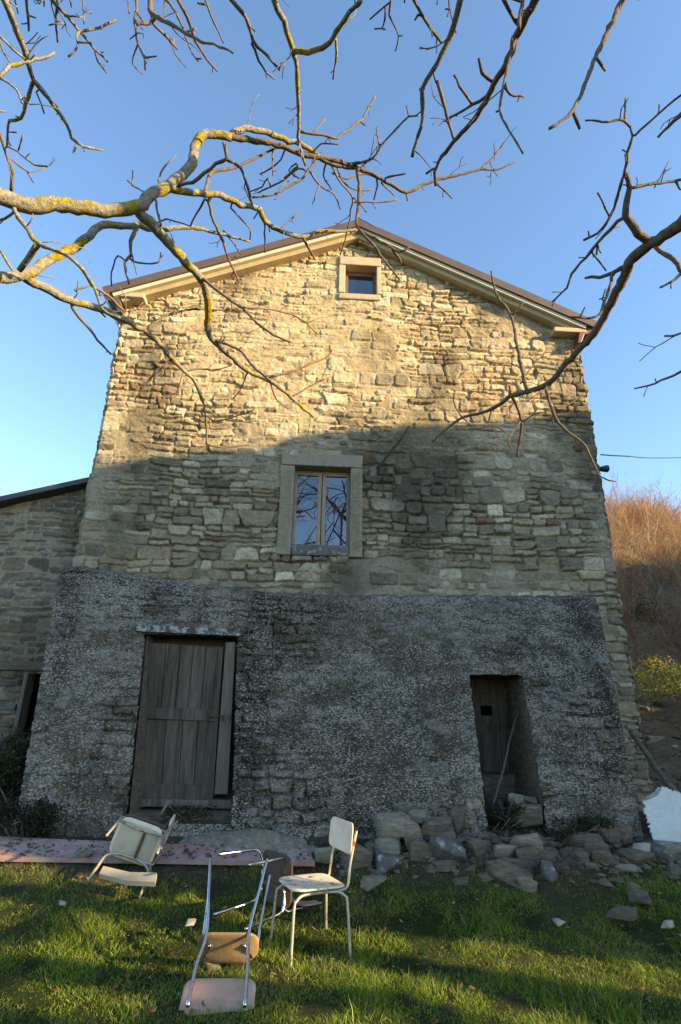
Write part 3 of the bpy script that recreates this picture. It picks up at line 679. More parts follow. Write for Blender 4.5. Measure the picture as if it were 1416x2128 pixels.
m = MB(); yo = YA-.20
p0 = (-8.0, roofz(-8.0)); p1 = (HX0-.03, roofz(HX0-.03)-.0)
m.prism([(p0[0], yo, p0[1]-.02), (p1[0], yo, p1[1]-.02), (p1[0], yo, p1[1]+.06), (p0[0], yo, p0[1]+.06)], [(p0[0], 6, p0[1]-.02), (p1[0], 6, p1[1]-.02), (p1[0], 6, p1[1]+.06), (p0[0], 6, p0[1]+.06)])
m.build('annex_roof', M['slate'], annex)
m = MB(); lz = onY(50, 1382, YA-.05); m.box((-4.6, YA-.07, lz[2]-.07), (-3.2, YA+.25, lz[2]+.06), .012); m.build('timber_lintel', M['beam'], annex, bevel=.015)
m = MB(); fx0 = onY(45, 1460, YA)[0]; m.box((fx0-.03, YA-.03, oz0-.2), (ow0[0]+.02, YA+.18, lz[2]-.075), .008); m.build('opening_post', M['woodold'], annex, bevel=.01)
m = MB(); m.box((-7.8, 2.5, .3), (HX0, 2.6, 4.6)); m.build('annex_back_wall', M['rock_dark'], annex); m = MB(); m.box((-7.9, YA+.1, .3), (-7.8, 2.6, 4)); m.build('annex_side_wall', M['rock_dark'], annex)
m = MB(); ip = onY(163, 1068, YA-.04); m.tube([(ip[0], YA-.03, ip[2]-.03), (ip[0]+.03, YA-.08, ip[2]+.03)], .022, 8); m.build('insulator', M['white_stone'], annex, smooth=True)

# ------------------------------------------------------------------ unseen blockers added behind the camera to shape the shade
eh = V3([math.cos(SAZ), math.sin(SAZ), 0.0]); T0 = 16.0
def occ(s, z, t=T0): p = eh*s - Lh*t; return (p[0], p[1], z)
def to_occ(p): return (float(np.dot(p, eh)), float(p[2]+(T0+np.dot(p, Lh))*math.tan(SEL)))
line = [to_occ(onY(a, b, 0)) for a, b in [(185, 972), (340, 945), (550, 932), (610, 905), (860, 884), (1000, 880), (1230, 853)]]
t1 = [to_occ(on_ground(a, b)) for a, b in [(1416, 2017), (1023, 1956), (640, 1915)]]
b1 = [to_occ(on_ground(a, b)) for a, b in [(1416, 2075), (1188, 2048), (969, 2010), (640, 1955)]]
t2 = [to_occ(on_ground(a, b)) for a, b in [(1416, 2180), (859, 2062), (640, 1990)]]
shade_wall = empty('shade_wall', occ(6, 0))  # added blocker, outline shaped to cast the facade shadow edge
tag(shade_wall, 'unseen wall added at the right to shade the foot of the farmhouse', 'shade_wall')
def occ_poly(pts, name, parent, mt, th=.3):
    m = MB(); m.prism([occ(s, z) for s, z in pts], [occ(s, z, T0+th) for s, z in pts]); return m.build(name, mt, parent)
def ext(l_, d):  # extrapolate polyline end
    (a, b), (c, e) = l_[-2], l_[-1]; k = d/(math.hypot(c-a, e-b)+1e-9); return (c+(c-a)*k, e+(e-b)*k)
t1 = t1[:2]+[(-2.10, 4.70), (-2.06, 5.0), (-2.28, 5.4), (-2.5, 5.95), (-2.6, 6.6)]
occ_poly([(t1[0][0]+.1, -2)] + t1 + [(line[0][0]-.45, line[0][1]+.1)] + line + [(5.0, 9.6), (5.0, 6.3), (5.0, -2)], 'shade_wall_part', shade_wall, M['rock'])
occ_poly([(5.0, -2), (6.2, -2), (6.2, 5.4), (5.0, 5.4)], 'shade_wall_part', shade_wall, M['rock'])
occ_poly([(5.0, 6.4), (6.2, 6.4), (6.2, 9.7), (5.0, 9.6)], 'shade_wall_part', shade_wall, M['rock'])  # gap below left open so sun reaches the bramble
m = MB(); m.prism([occ(6.2, -2), occ(60, -2), occ(60, 10.9), occ(14, 10.3), occ(6.2, 9.7)], [occ(a, b, T0+6) for a, b in [(6.2, -2), (60, -2), (60, 9), (14, 8), (6.2, 8)]])
o = m.build('shade_ridge', M['rock']); tag(o, kind='structure')  # unseen ridge added as a blocker to shade the lower hillside
# unseen trunk shape added to cast the dark band across the lawn
lt = empty('lawn_shade_blocker', occ(-2.2, -1)); tag(lt, 'unseen tree shape added to throw dark bands on the lawn', 'tree')
band = b1 + [(-2.36, 5.05), (-2.72, 5.5), (-2.9, 6.4), (-3.05, 6.4), (-2.93, 5.6), (-2.62, 5.1), (-2.5, 4.6), (-2.52, 4.2), (-2.7, 3.8), (-2.7, -2), (-1.8, -2)]
occ_poly(band, 'trunk', lt, M['bark'], .25)  # flat blocker cut to the outline of the lawn's dark band
rb = np.random.default_rng(12); m = MB()
for (a_, b_, w_) in (((-2.95, 4.35), (-3.75, 5.3), .11), ((-3.7, 4.2), (-4.3, 5.6), .13), ((-3.3, 3.6), (-2.8, 4.35), .09)):
    m.tube([occ(*a_), occ((a_[0]+b_[0])/2, (a_[1]+b_[1])/2+.08), occ(*b_)], [w_, w_*1.2, w_], 8)
for k in range(50):
    s0 = rb.uniform(-5.2, -3.0); z0 = rb.uniform(3.0, 6.2)
    a = rb.uniform(-.25, .75); L_ = rb.uniform(.2, .9); w = rb.uniform(.02, .085)
    p = V3(occ(s0, z0, T0+rb.uniform(-1, 1))); q = V3(occ(s0+L_*math.cos(a), z0+L_*math.sin(a), T0+rb.uniform(-1, 1)))
    m.tube([p, (p+q)/2+V3([0, 0, rb.uniform(-.06, .06)]), q], [w, w*1.3, w*.6], 6)
m.build('crown', M['bark'], lt)  # unseen bars added to mottle the sunlight on the lawn

# ------------------------------------------------------------------ trees overhead
ANCH = []      # (px, py, depth) of traced points so far
def near_depth(x, y):
    best = None
    for (a, b, t) in ANCH:
        d = (a-x)**2+(b-y)**2
        if best is None or d < best[0]: best = (d, t)
    return best[1] if best and best[0] < 26**2 else None
rt = np.random.default_rng(3)
def branch(m, pts, w0, w1, d0=None, d1=None, k=.15, extra=None, stubs=True):
    """pts in photo pixels along the branch, w in photo pixels of thickness; depth continues from the parent limb"""
    if d0 is None:
        d0 = near_depth(*pts[0]) or 3.9
        nb = min(ANCH, key=lambda a_: (a_[0]-pts[0][0])**2+(a_[1]-pts[0][1])**2) if ANCH else None
        if nb is not None and 2 < math.hypot(nb[0]-pts[0][0], nb[1]-pts[0][1]) < 26: pts = [(nb[0], nb[1])]+list(pts)
    L = [0]
    for p, q in zip(pts[:-1], pts[1:]): L.append(L[-1]+math.hypot(p[0]-q[0], p[1]-q[1]))
    if d1 is None:
        d1 = near_depth(*pts[-1]) if L[-1] > 60 and False else None
        if d1 is None: d1 = d0 + k*L[-1]/100*rt.choice([-.7, 1, 1.4])
    q = []
    for p, l_ in zip(pts, L):
        f = l_/L[-1]; t = d0+(d1-d0)*f; w = w0+(w1-w0)*f
        v = onD(p[0], p[1], t); q.append([*v, t*w/FPX*.5])
        ANCH.append((p[0], p[1], t))
    for i in range(len(pts)-1):
        for g_ in (.2, .4, .6, .8): ANCH.append((pts[i][0]+(pts[i+1][0]-pts[i][0])*g_, pts[i][1]+(pts[i+1][1]-pts[i][1])*g_, d0+(d1-d0)*(L[i]+(L[i+1]-L[i])*g_)/L[-1]))
    if extra:
        (x0, y0), (x1, y1) = pts[0], pts[1]; n_ = math.hypot(x0-x1, y0-y1); ux, uy = (x0-x1)/n_, (y0-y1)/n_
        if y0 <= 0 and uy > -.5: uy = -.5
        mid = [[*onD(x0+ux*k_, y0+uy*k_, d0*f_), d0*w0/FPX*.5*g_] for k_, f_, g_ in ((420, .92, 1.5), (130, .98, 1.15))]
        q = [[*extra[0][0], extra[0][1]]]+mid+q
    s = smoothpts(q, .035)
    P = [v[:3] for v in s]; Rr = [max(.0022, v[3]) for v in s]
    out = []
    for i, (p, r) in enumerate(zip(P, Rr)):
        j = min(.22*r+.0018, .006); out.append(p+rt.normal(0, 1, 3)*j*.6); Rr[i] = r*(1+(.15 if r < .015 else .06)*rt.uniform(-1, 1))
    m.tube(out, Rr, 8 if w0 > 8 else 5)
    for i in range(4, len(P)-1):
        if Rr[i] < .022 and rt.random() < .075:
            t_ = P[i+1]-P[i-1]; t_ /= np.linalg.norm(t_)+1e-9; d = rt.normal(0, 1, 3); d -= t_*np.dot(d, t_); d /= np.linalg.norm(d); d = d*.8+t_*.7; d /= np.linalg.norm(d)
            q_ = [P[i]]; ln = rt.uniform(.05, .17)/1.0; r0 = min(.0042, Rr[i]*.55)
            for k_ in range(4): d = d+rt.normal(0, .22, 3); d /= np.linalg.norm(d); q_.append(q_[-1]+d*ln/4*1.6)
            m.tube(q_, [r0, r0*.9, r0*.8, r0*.7, r0*.6], 4)
            if rt.random() < .6:
                d2 = d+rt.normal(0, .7, 3); d2 /= np.linalg.norm(d2); m.tube([q_[2], q_[2]+d2*ln*.5, q_[2]+d2*ln*.8+rt.normal(0, .01, 3)], [r0*.8, r0*.7, r0*.6], 4)
    if stubs:
        for i in range(3, len(P)-1):
            if rt.random() < (.16 if Rr[i] < .012 else .06):
                d = rt.normal(0, 1, 3); t_ = P[min(i+1, len(P)-1)]-P[i-1]; t_ /= np.linalg.norm(t_)+1e-9
                d = d-t_*np.dot(d, t_); d /= np.linalg.norm(d); d = d+t_*.7
                ln = rt.uniform(.015, .055); r = min(.0045, Rr[i]*.6)
                m.tube([P[i], P[i]+d*ln*.6, P[i]+d*ln+rt.normal(0, .004, 3)], [r, r*.8, r*1.1], 4)
def out_of(px, py, t, target, r0, r1):
    """out-of-frame continuation from the target fork to the first traced point"""
    a = onD(px, py, t); b = V3(target); return [(b, r0), (b*.55+a*.45+V3([0, 0, .25]), (r0+r1)/2)]

TL = V3([-3.3, -6.4, 3.3]); TLu = V3([-1.6, -7.6, 6.2]); TLt = V3([-.6, -7.0, 7.2])
ltree = empty('walnut_tree', (-3.9, -7.2, 0)); tag(ltree, 'bare tree reaching in from the left, its thick limb crusted with yellow lichen', 'tree')
def grow(parent, name, mt, items):
    m = MB()
    for it in items: branch(m, *it[:3], **(it[3] if len(it) > 3 else {}))
    return m.build(name, mt, parent, smooth=True)
ltk = MB(); ltk.tube(smoothpts([[-3.9, -7.2, -.1, .26], [-3.85, -7.1, 1.2, .2], [-3.6, -6.8, 2.4, .17], [*TL, .15], [-2.6, -7.1, 4.8, .11], [*TLu, .08], [*TLt, .05]], .2) and [p[:3] for p in smoothpts([[-3.9, -7.2, -.1, .26], [-3.85, -7.1, 1.2, .2], [-3.6, -6.8, 2.4, .17], [*TL, .15], [-2.6, -7.1, 4.8, .11], [*TLu, .08], [*TLt, .05]], .2)],
         [p[3] for p in smoothpts([[-3.9, -7.2, -.1, .26], [-3.85, -7.1, 1.2, .2], [-3.6, -6.8, 2.4, .17], [*TL, .15], [-2.6, -7.1, 4.8, .11], [*TLu, .08], [*TLt, .05]], .2)], 14)
ltk.build('trunk', M['bark_lichen'], ltree, smooth=True)
grow(ltree, 'lichened_limb', M['bark_lichen'], [
    ([(-60, 393), (0, 408), (60, 427), (110, 424), (160, 430), (215, 438), (250, 436), (285, 430), (312, 408), (345, 388), (380, 362), (396, 345), (403, 318), (412, 290), (428, 277), (450, 280), (480, 285)], 38, 17, dict(d0=2.9, d1=3.7, extra=out_of(-60, 393, 2.9, TL, .09, .055), stubs=False)),
    ([(478, 284), (492, 272), (520, 268), (555, 275), (590, 290), (625, 300), (660, 322), (690, 342), (708, 345)], 15, 8),
    ([(283, 435), (323, 474), (367, 524), (417, 578), (430, 610), (432, 650), (434, 692), (448, 712), (466, 727), (516, 771), (560, 791), (605, 825), (652, 867)], 24, 5, dict(d1=4.7)),
    ([(345, 392), (400, 400), (425, 402), (460, 406), (500, 425), (540, 435), (550, 460), (590, 482), (630, 492), (665, 480), (708, 481), (745, 477)], 16, 6, dict(d1=4.3)),
])
grow(ltree, 'lower_limb', M['bark_lichen'], [
    ([(-50, 572), (0, 578), (40, 573), (62, 568), (100, 540), (150, 517), (185, 490), (215, 467), (250, 470), (285, 466), (320, 477), (360, 475), (400, 472), (435, 480), (480, 492), (520, 502)], 27, 4, dict(d0=2.9, d1=4.2, extra=out_of(-50, 572, 2.9, TL, .08, .04), stubs=False)),
    ([(50, 575), (75, 590), (100, 602), (150, 625), (209, 642), (264, 667), (308, 692), (348, 731), (382, 771), (407, 796), (427, 853), (429, 924)], 20, 4, dict(d1=4.3)),
    ([(-20, 535), (0, 520), (25, 560), (50, 578)], 5, 5, dict(d0=3.0)),
    ([(28, 435), (60, 480), (78, 505), (115, 520), (135, 527)], 10, 8), ([(78, 507), (60, 535), (42, 560)], 13, 12), ([(30, 440), (0, 460), (-20, 462)], 6, 5),
    ([(145, 535), (175, 562), (195, 598), (215, 645), (250, 660)], 8, 5),
])
grow(ltree, 'dark_bough', M['bark'], [
    ([(450, 282), (500, 288), (575, 300), (625, 320), (665, 328), (708, 337), (748, 350), (783, 367), (813, 383), (845, 400), (873, 387), (908, 373), (958, 363), (998, 352), (1033, 352), (1075, 335)], 13, 3.5, dict(d1=4.6)),
    ([(998, 352), (1023, 330), (1050, 295)], 5, 3), ([(1028, 325), (1028, 295)], 3, 2.5), ([(908, 380), (940, 412)], 5, 3.5),
    ([(743, 350), (747, 400), (743, 450), (744, 472), (773, 505), (798, 540), (830, 580)], 9, 4), ([(745, 477), (808, 510), (828, 525), (853, 512)], 7, 3.5), ([(815, 515), (835, 545)], 6, 5),
    ([(733, 342), (775, 330), (798, 295), (828, 265), (850, 242), (870, 240)], 6, 4), ([(788, 300), (783, 265)], 4, 3), ([(850, 242), (845, 220)], 4, 3),
    ([(783, 367), (785, 385), (778, 415)], 4, 3), ([(793, 380), (820, 407)], 4, 3), ([(803, 370), (843, 360)], 5, 4), ([(845, 400), (847, 418)], 4, 3),
    ([(665, 330), (700, 345), (742, 350)], 7, 6),
])
TW = M['twig']
grow(ltree, 'drooping_branch', TW, [
    ([(434, 420), (445, 460), (461, 495), (476, 539), (498, 588)], 8, 4), ([(422, 578), (466, 615), (506, 642), (535, 672), (570, 697), (605, 712)], 8, 4),
    ([(447, 707), (496, 727), (526, 761), (560, 790)], 6, 6), ([(555, 783), (605, 773), (649, 754), (684, 739), (686, 717)], 6, 4),
    ([(308, 685), (338, 660), (377, 647), (407, 642), (447, 645), (496, 640), (570, 645), (624, 662), (664, 697)], 6, 2.5),
    ([(382, 774), (412, 766), (447, 768), (480, 760)], 5, 3), ([(353, 751), (318, 781), (298, 806), (281, 830)], 6, 3), ([(429, 924), (470, 930), (522, 924)], 5, 4),
    ([(420, 850), (445, 875), (500, 862), (530, 850)], 3, 2.5), ([(470, 690), (520, 690), (560, 668)], 3, 2.5), ([(605, 825), (650, 800), (680, 785)], 3.5, 2.5),
    ([(560, 791), (575, 830), (600, 850)], 3.5, 2.5), ([(382, 772), (370, 810), (352, 842)], 4, 3), ([(516, 771), (500, 810), (482, 832)], 4, 2.5),
])
grow(ltree, 'forked_branch', TW, [
    ([(367, 388), (400, 378), (425, 360), (450, 340), (472, 330), (465, 295)], 8, 7), ([(472, 332), (500, 350), (515, 390), (525, 425)], 7, 5),
    ([(425, 400), (440, 360), (480, 350), (530, 330), (575, 307)], 8, 5), ([(325, 420), (330, 450), (335, 470)], 5, 5), ([(425, 415), (410, 445), (395, 470)], 5, 4),
    ([(300, 400), (280, 388), (265, 375)], 4, 3), ([(275, 385), (276, 355)], 3.5, 3), ([(330, 375), (340, 350), (367, 322)], 4.5, 3),
    ([(285, 475), (272, 500), (272, 530), (260, 542), (267, 590)], 9, 4), ([(275, 542), (305, 548), (330, 545), (335, 525)], 4.5, 3), ([(275, 530), (285, 570)], 4, 3),
    ([(480, 430), (500, 455), (520, 475), (520, 500)], 4, 3), ([(550, 465), (552, 525)], 4, 3), ([(590, 470), (620, 442)], 4, 3), ([(630, 495), (655, 540)], 7, 4),
    ([(465, 480), (485, 505), (500, 530)], 4, 2.5), ([(245, 532), (232, 565), (232, 595)], 3.5, 3), ([(540, 433), (528, 455)], 4, 3), ([(320, 470), (345, 455), (395, 470)], 4, 3),
])
grow(ltree, 'tangled_twigs', TW, [
    ([(655, 330), (635, 365), (600, 388), (565, 405), (525, 410)], 6, 4), ([(620, 350), (580, 380), (537, 400)], 5, 3.5), ([(640, 350), (665, 385), (695, 405), (708, 435)], 5, 3),
    ([(620, 345), (590, 370)], 4, 3), ([(557, 370), (545, 388), (520, 398)], 4, 3), ([(690, 345), (708, 380), (733, 410), (730, 435), (722, 480), (708, 530)], 4.5, 3), ([(660, 395), (650, 425)], 3.5, 2.5),
    ([(567, 310), (567, 365)], 4, 3), ([(622, 272), (650, 277), (700, 287), (708, 280), (748, 252), (763, 230), (780, 200)], 6, 4), ([(748, 252), (760, 260)], 4, 3.5), ([(650, 277), (675, 247)], 4.5, 4),
    ([(733, 420), (790, 420), (825, 415)], 4, 3.5), ([(690, 360), (720, 372), (750, 362), (800, 372)], 4, 2.5), ([(700, 345), (712, 375), (740, 395), (775, 395)], 3.5, 2.5),
    ([(735, 410), (762, 440)], 3, 2.5), ([(600, 290), (585, 330), (560, 352), (540, 362)], 4.5, 3), ([(545, 365), (548, 350)], 3, 2.5), ([(680, 335), (672, 365), (690, 395)], 4, 2.5),
    ([(615, 340), (600, 355), (622, 372)], 4, 3), ([(655, 310), (668, 298), (705, 300)], 4, 2.5),
])
def topgrow(name, items, tgt=TLt, par=ltree, mt=TW):
    m = MB()
    for it in items:
        kw = dict(it[3]) if len(it) > 3 else {}
        if it[0][0][1] <= 2 or it[0][0][0] <= 0 or it[0][0][0] >= 1416:
            if near_depth(*it[0][0]) is None or kw.get('d0'):
                d = kw.get('d0', 3.2); kw['d0'] = d; w = it[1]*d/FPX*.5
                kw['extra'] = out_of(*it[0][0], d, tgt+rt.normal(0, .3, 3), w*2.2, w*1.4)
        branch(m, it[0], it[1], it[2], **kw)
    m.build(name, mt, par, smooth=True)
topgrow('overhanging_branch', [
    ([(570, -2), (590, 45), (607, 100), (617, 145), (620, 200), (620, 250), (622, 300), (635, 345)], 13, 5, dict(d0=3.2, d1=3.9)),
    ([(612, 107), (650, 107), (685, 90), (708, 50), (745, 8), (752, 0)], 11, 10, dict(d1=3.1)), ([(698, 82), (700, 110), (692, 165)], 6, 4)], mt=M['bark_lichen'])
topgrow('overhanging_branch', [
    ([(8, -2), (35, 65), (55, 120), (68, 165), (95, 195), (130, 245), (160, 297), (215, 315)], 15, 4, dict(d0=2.9)), ([(160, 300), (154, 318)], 5, 4),
    ([(68, 172), (55, 215), (45, 245), (20, 250)], 9, 6), ([(0, 160), (20, 137), (50, 130), (85, 120), (115, 110)], 8, 6, dict(d0=2.9)), ([(0, 75), (35, 110), (55, 125)], 6, 5, dict(d0=2.9)),
    ([(0, 160), (35, 187), (47, 215)], 5, 5), ([(75, 190), (85, 215), (92, 238)], 4, 3), ([(55, 120), (62, 105)], 4, 3), ([(0, 232), (15, 232)], 4, 3, dict(d0=3.0)), ([(0, 85), (8, 110), (22, 130)], 3, 3, dict(d0=3.0)),
], tgt=TL+V3([.4, .4, 2.2]), mt=M['bark_lichen'])
topgrow('hanging_twigs', [
    ([(107, -2), (135, 30), (165, 65), (195, 100), (225, 130)], 7, 4, dict(d0=3.3)), ([(170, 65), (205, 57), (242, 42)], 6, 5.5), ([(160, 70), (160, 100), (142, 115)], 5, 4), ([(120, -2), (117, 45), (120, 87)], 6, 4, dict(d0=3.4)),
    ([(130, 47), (117, 50), (102, 52)], 4, 3), ([(197, 102), (205, 130), (222, 152)], 4, 3), ([(172, -2), (175, 50)], 4, 3, dict(d0=3.4)), ([(172, 25), (192, 25)], 3, 3), ([(135, 32), (165, 35)], 5, 3), ([(165, 88), (190, 88)], 4, 3),
    ([(55, -2), (57, 30), (61, 65)], 6, 4, dict(d0=3.2)), ([(57, 32), (75, 37)], 4, 3), ([(92, -2), (92, 15)], 4, 3, dict(d0=3.4)), ([(145, -2), (148, 14)], 3, 3, dict(d0=3.4)), ([(30, -2), (38, 30)], 3, 3, dict(d0=3.4)),
], tgt=V3([-1.8, -7, 6.2]))
topgrow('hanging_twigs', [
    ([(285, -2), (285, 20), (280, 40), (287, 90), (300, 120), (302, 145)], 6, 3.5, dict(d0=3.5)), ([(300, 120), (325, 117)], 4, 3), ([(287, 95), (275, 132), (297, 155)], 4, 2.5), ([(278, 75), (270, 82)], 3, 2.5), ([(265, -2), (268, 28)], 3, 3, dict(d0=3.5)),
    ([(312, -2), (315, 25), (345, 45), (380, 65), (420, 87), (467, 100), (485, 112)], 11, 4, dict(d0=3.4)), ([(315, 45), (340, 70), (370, 102)], 7, 5), ([(297, 50), (315, 45), (316, 25)], 6, 8), ([(360, 95), (362, 78)], 4, 3),
    ([(370, -2), (395, 50), (415, 100), (452, 150)], 8, 4, dict(d0=3.3)), ([(345, -2), (370, 35), (400, 110), (412, 127)], 6, 3, dict(d0=3.5)), ([(425, -2), (440, 35), (465, 90)], 5, 3, dict(d0=3.5)), ([(390, 65), (408, 60)], 5, 5),
    ([(341, -2), (342, 28)], 3, 3, dict(d0=3.5)), ([(410, 5), (435, 10)], 4, 4, dict(d0=3.5)), ([(285, 25), (300, 47)], 4, 4),
    ([(480, -2), (510, 35), (525, 85), (555, 115), (582, 145)], 9, 5, dict(d0=3.2)), ([(525, 90), (545, 140), (572, 165)], 6, 3), ([(580, 145), (586, 130)], 5, 3), ([(408, 122), (420, 122)], 4, 3),
])
topgrow('side_twigs', [
    ([(0, 280), (15, 325), (25, 360), (25, 400)], 6, 8, dict(d0=3.0)), ([(15, 305), (37, 315), (70, 342), (102, 345)], 4, 4), ([(50, 280), (37, 312)], 4, 3.5), ([(18, 250), (15, 305)], 5, 5), ([(25, 330), (60, 357), (95, 348)], 4, 3), ([(58, 357), (72, 380)], 3, 3),
    ([(150, 536), (180, 573), (190, 593), (224, 613), (259, 647)], 7, 5), ([(150, 640), (185, 682), (204, 707), (231, 736)], 8, 4), ([(160, 612), (163, 582)], 3, 2.5), ([(155, 603), (190, 593)], 4, 4), ([(205, 645), (220, 660)], 4, 3), ([(15, 275), (35, 275)], 3, 3),
], tgt=TL+V3([.2, .4, .8]))

TRt = V3([.9, -7.4, 7.3]); TRs = V3([2.7, -6.3, 4.6])
rtree = empty('oak_tree', (3.6, -8.0, 0)); tag(rtree, 'bare dark-barked tree whose limb reaches in from the right across the gable', 'tree')
tp = smoothpts([[3.6, -8.0, -.1, .24], [3.55, -7.9, 1.6, .19], [3.3, -7.3, 3.2, .16], [*TRs, .12], [2.0, -7.0, 6.2, .09], [*TRt, .06]], .2)
m = MB(); m.tube([p[:3] for p in tp], [p[3] for p in tp], 14); m.build('trunk', M['bark'], rtree, smooth=True)
grow(rtree, 'right_limb', M['bark'], [
    ([(1450, 440), (1416, 465), (1378, 490), (1343, 515), (1309, 544), (1299, 573), (1270, 628), (1235, 692), (1186, 746), (1141, 796), (1097, 815), (1062, 823), (1022, 850), (963, 867), (929, 890), (899, 919)], 27, 3, dict(d0=3.0, d1=4.6, extra=out_of(1450, 440, 3.0, TRs, .08, .045), stubs=False)),
    ([(1304, 551), (1260, 573), (1215, 577)], 10, 5), ([(1136, 811), (1151, 860), (1176, 895), (1215, 924), (1247, 989), (1280, 1000)], 8, 3),
    ([(1062, 820), (1082, 865), (1082, 905), (1074, 949)], 7, 4), ([(1082, 875), (1057, 909), (1060, 930)], 4, 3),
    ([(1097, 813), (1082, 756), (1062, 657), (1032, 613), (1021, 563)], 9, 4), ([(1082, 796), (1111, 756), (1139, 727)], 4, 3), ([(1062, 657), (1089, 628)], 4, 3), ([(1062, 822), (1058, 800)], 5, 4),
    ([(958, 865), (943, 835), (946, 811)], 4, 3), ([(1141, 843), (1176, 843), (1218, 818)], 3.5, 2.5, dict(d0=4.0)), ([(1022, 850), (1016, 875)], 4, 3), ([(1151, 862), (1149, 882)], 4, 3),
    ([(1082, 880), (1110, 862), (1140, 855)], 3, 2.5), ([(963, 868), (990, 890), (1030, 885), (1057, 905)], 3, 2.5),
])
grow(rtree, 'upright_branch', M['bark'], [
    ([(1345, 502), (1328, 485), (1303, 450), (1303, 415), (1308, 390), (1300, 360)], 20, 9), ([(1297, 368), (1305, 320), (1315, 282), (1298, 252), (1253, 252), (1218, 250)], 7, 4), ([(1298, 250), (1301, 205)], 5, 4),
    ([(1318, 282), (1368, 237), (1416, 197), (1440, 185)], 5, 5), ([(1370, 235), (1370, 217)], 4, 3), ([(1310, 392), (1353, 382), (1403, 375), (1440, 372)], 7, 6), ([(1403, 375), (1412, 392), (1430, 396)], 5, 4),
    ([(1295, 368), (1283, 415), (1263, 460), (1243, 485), (1213, 500)], 7, 5), ([(1265, 445), (1243, 400)], 4, 4), ([(1225, 493), (1222, 480)], 4, 3), ([(1298, 450), (1268, 475), (1243, 505), (1218, 535), (1188, 570), (1178, 598), (1148, 628)], 8, 4),
    ([(1230, 524), (1260, 563)], 4, 3), ([(1243, 505), (1240, 530)], 5, 4), ([(1275, 568), (1260, 618), (1240, 657), (1186, 660)], 8, 4), ([(1252, 622), (1258, 600)], 4, 3), ([(1205, 660), (1216, 638)], 4, 3), ([(1270, 475), (1290, 470)], 3, 3),
    ([(1360, 513), (1398, 540), (1416, 560), (1440, 572)], 10, 8),
])
topgrow('hanging_branch', [
    ([(1416, 570), (1395, 585), (1373, 597)], 7, 5, dict(d0=3.2)), ([(1418, 692), (1400, 698), (1383, 698)], 5, 4, dict(d0=3.3)), ([(1418, 771), (1363, 796), (1319, 808)], 6, 3, dict(d0=3.3)), ([(1365, 795), (1363, 786)], 3, 3), ([(1418, 235), (1390, 262), (1366, 285)], 9, 5, dict(d0=3.0)),
    ([(1295, -2), (1263, 65), (1238, 120), (1218, 170), (1190, 230), (1165, 252), (1143, 267)], 12, 6, dict(d0=3.0)), ([(1240, 122), (1258, 145)], 7, 6), ([(1190, 232), (1198, 250), (1205, 267)], 7, 6),
], tgt=TRs+V3([0, .2, 1.0]), par=rtree, mt=M['bark'])
topgrow('hanging_branch', [
    ([(1113, -2), (1078, 65), (1058, 120), (1028, 175), (988, 245), (943, 295), (908, 345), (905, 387)], 18, 6, dict(d0=3.0, d1=4.0)), ([(905, 350), (885, 360)], 6, 5), ([(1018, 195), (983, 217), (935, 245)], 8, 5), ([(982, 217), (962, 190), (943, 155)], 6, 5),
    ([(1023, 170), (1003, 150), (995, 120)], 8, 6), ([(943, 292), (925, 225), (910, 167)], 6, 8), ([(1088, -2), (1082, 30), (1078, 60)], 9, 8, dict(d0=3.0)), ([(1072, 80), (1053, 145), (1040, 225), (1058, 270), (1088, 318)], 7, 4), ([(1048, 180), (1060, 195), (1090, 200)], 6, 5), ([(1048, -2), (1062, 30), (1080, 52)], 8, 8, dict(d0=3.0)),
    ([(1040, 230), (1030, 232)], 5, 4), ([(1065, -3), (1085, 3)], 5, 5, dict(d0=3.0)),
], tgt=TRt, par=rtree, mt=M['bark'])
topgrow('hanging_branch', [
    ([(958, -2), (945, 50), (928, 95), (900, 145), (878, 185), (880, 215), (870, 280), (855, 327)], 13, 6, dict(d0=2.9, d1=3.3)), ([(858, -2), (883, 40), (918, 87)], 6, 6, dict(d0=3.1)), ([(868, 32), (862, 42)], 5, 4), ([(872, 187), (880, 185)], 7, 7),
    ([(813, -2), (810, 30), (828, 75), (822, 107)], 5, 3, dict(d0=3.6)), ([(812, 5), (790, 22), (768, 40)], 4, 3), ([(803, 20), (795, 58), (778, 61)], 4, 3.5), ([(795, 60), (802, 62)], 4, 3), ([(933, -2), (937, 25), (943, 50), (948, 68)], 4, 3, dict(d0=3.6)), ([(828, 75), (838, 73)], 3, 3), ([(910, -2), (908, 10)], 3, 3, dict(d0=3.6)), ([(937, 20), (925, 18)], 4, 3),
], tgt=TRt, par=rtree, mt=M['bark'])
# more of both crowns, above and behind the camera (seen mirrored in the window)
def wild(m, p, d, L, r, depth):
    p = V3(p); pts = [p]; rr = [r]; dd = V3(d)/np.linalg.norm(d)
    n_ = 5
    for k in range(n_):
        dd = dd+rt.normal(0, .22, 3); dd /= np.linalg.norm(dd); pts.append(pts[-1]+dd*L/n_); rr.append(r*(1-.5*(k+1)/n_))
    m.tube(pts, rr, 6 if r > .01 else 4)
    if depth > 0:
        for k in range(rt.integers(3, 5)):
            i = rt.integers(1, n_+1); nd = dd+rt.normal(0, .65, 3); wild(m, pts[i], nd, L*rt.uniform(.55, .8), rr[i]*.62, depth-1)
m = MB()
for d in ((.4, -.6, 1), (-.6, -.5, .8), (1.2, -.8, .6), (.1, -1, .4)): wild(m, TLt, d, 1.5, .035, 3)
m.build('crown', TW, ltree, smooth=True)
m = MB()
for d in ((.5, -.7, 1), (-.8, -.6, .6), (-.3, -.9, .9), (1, -.3, .7)): wild(m, TRt, d, 1.5, .04, 3)
m.build('crown', TW, rtree, smooth=True)

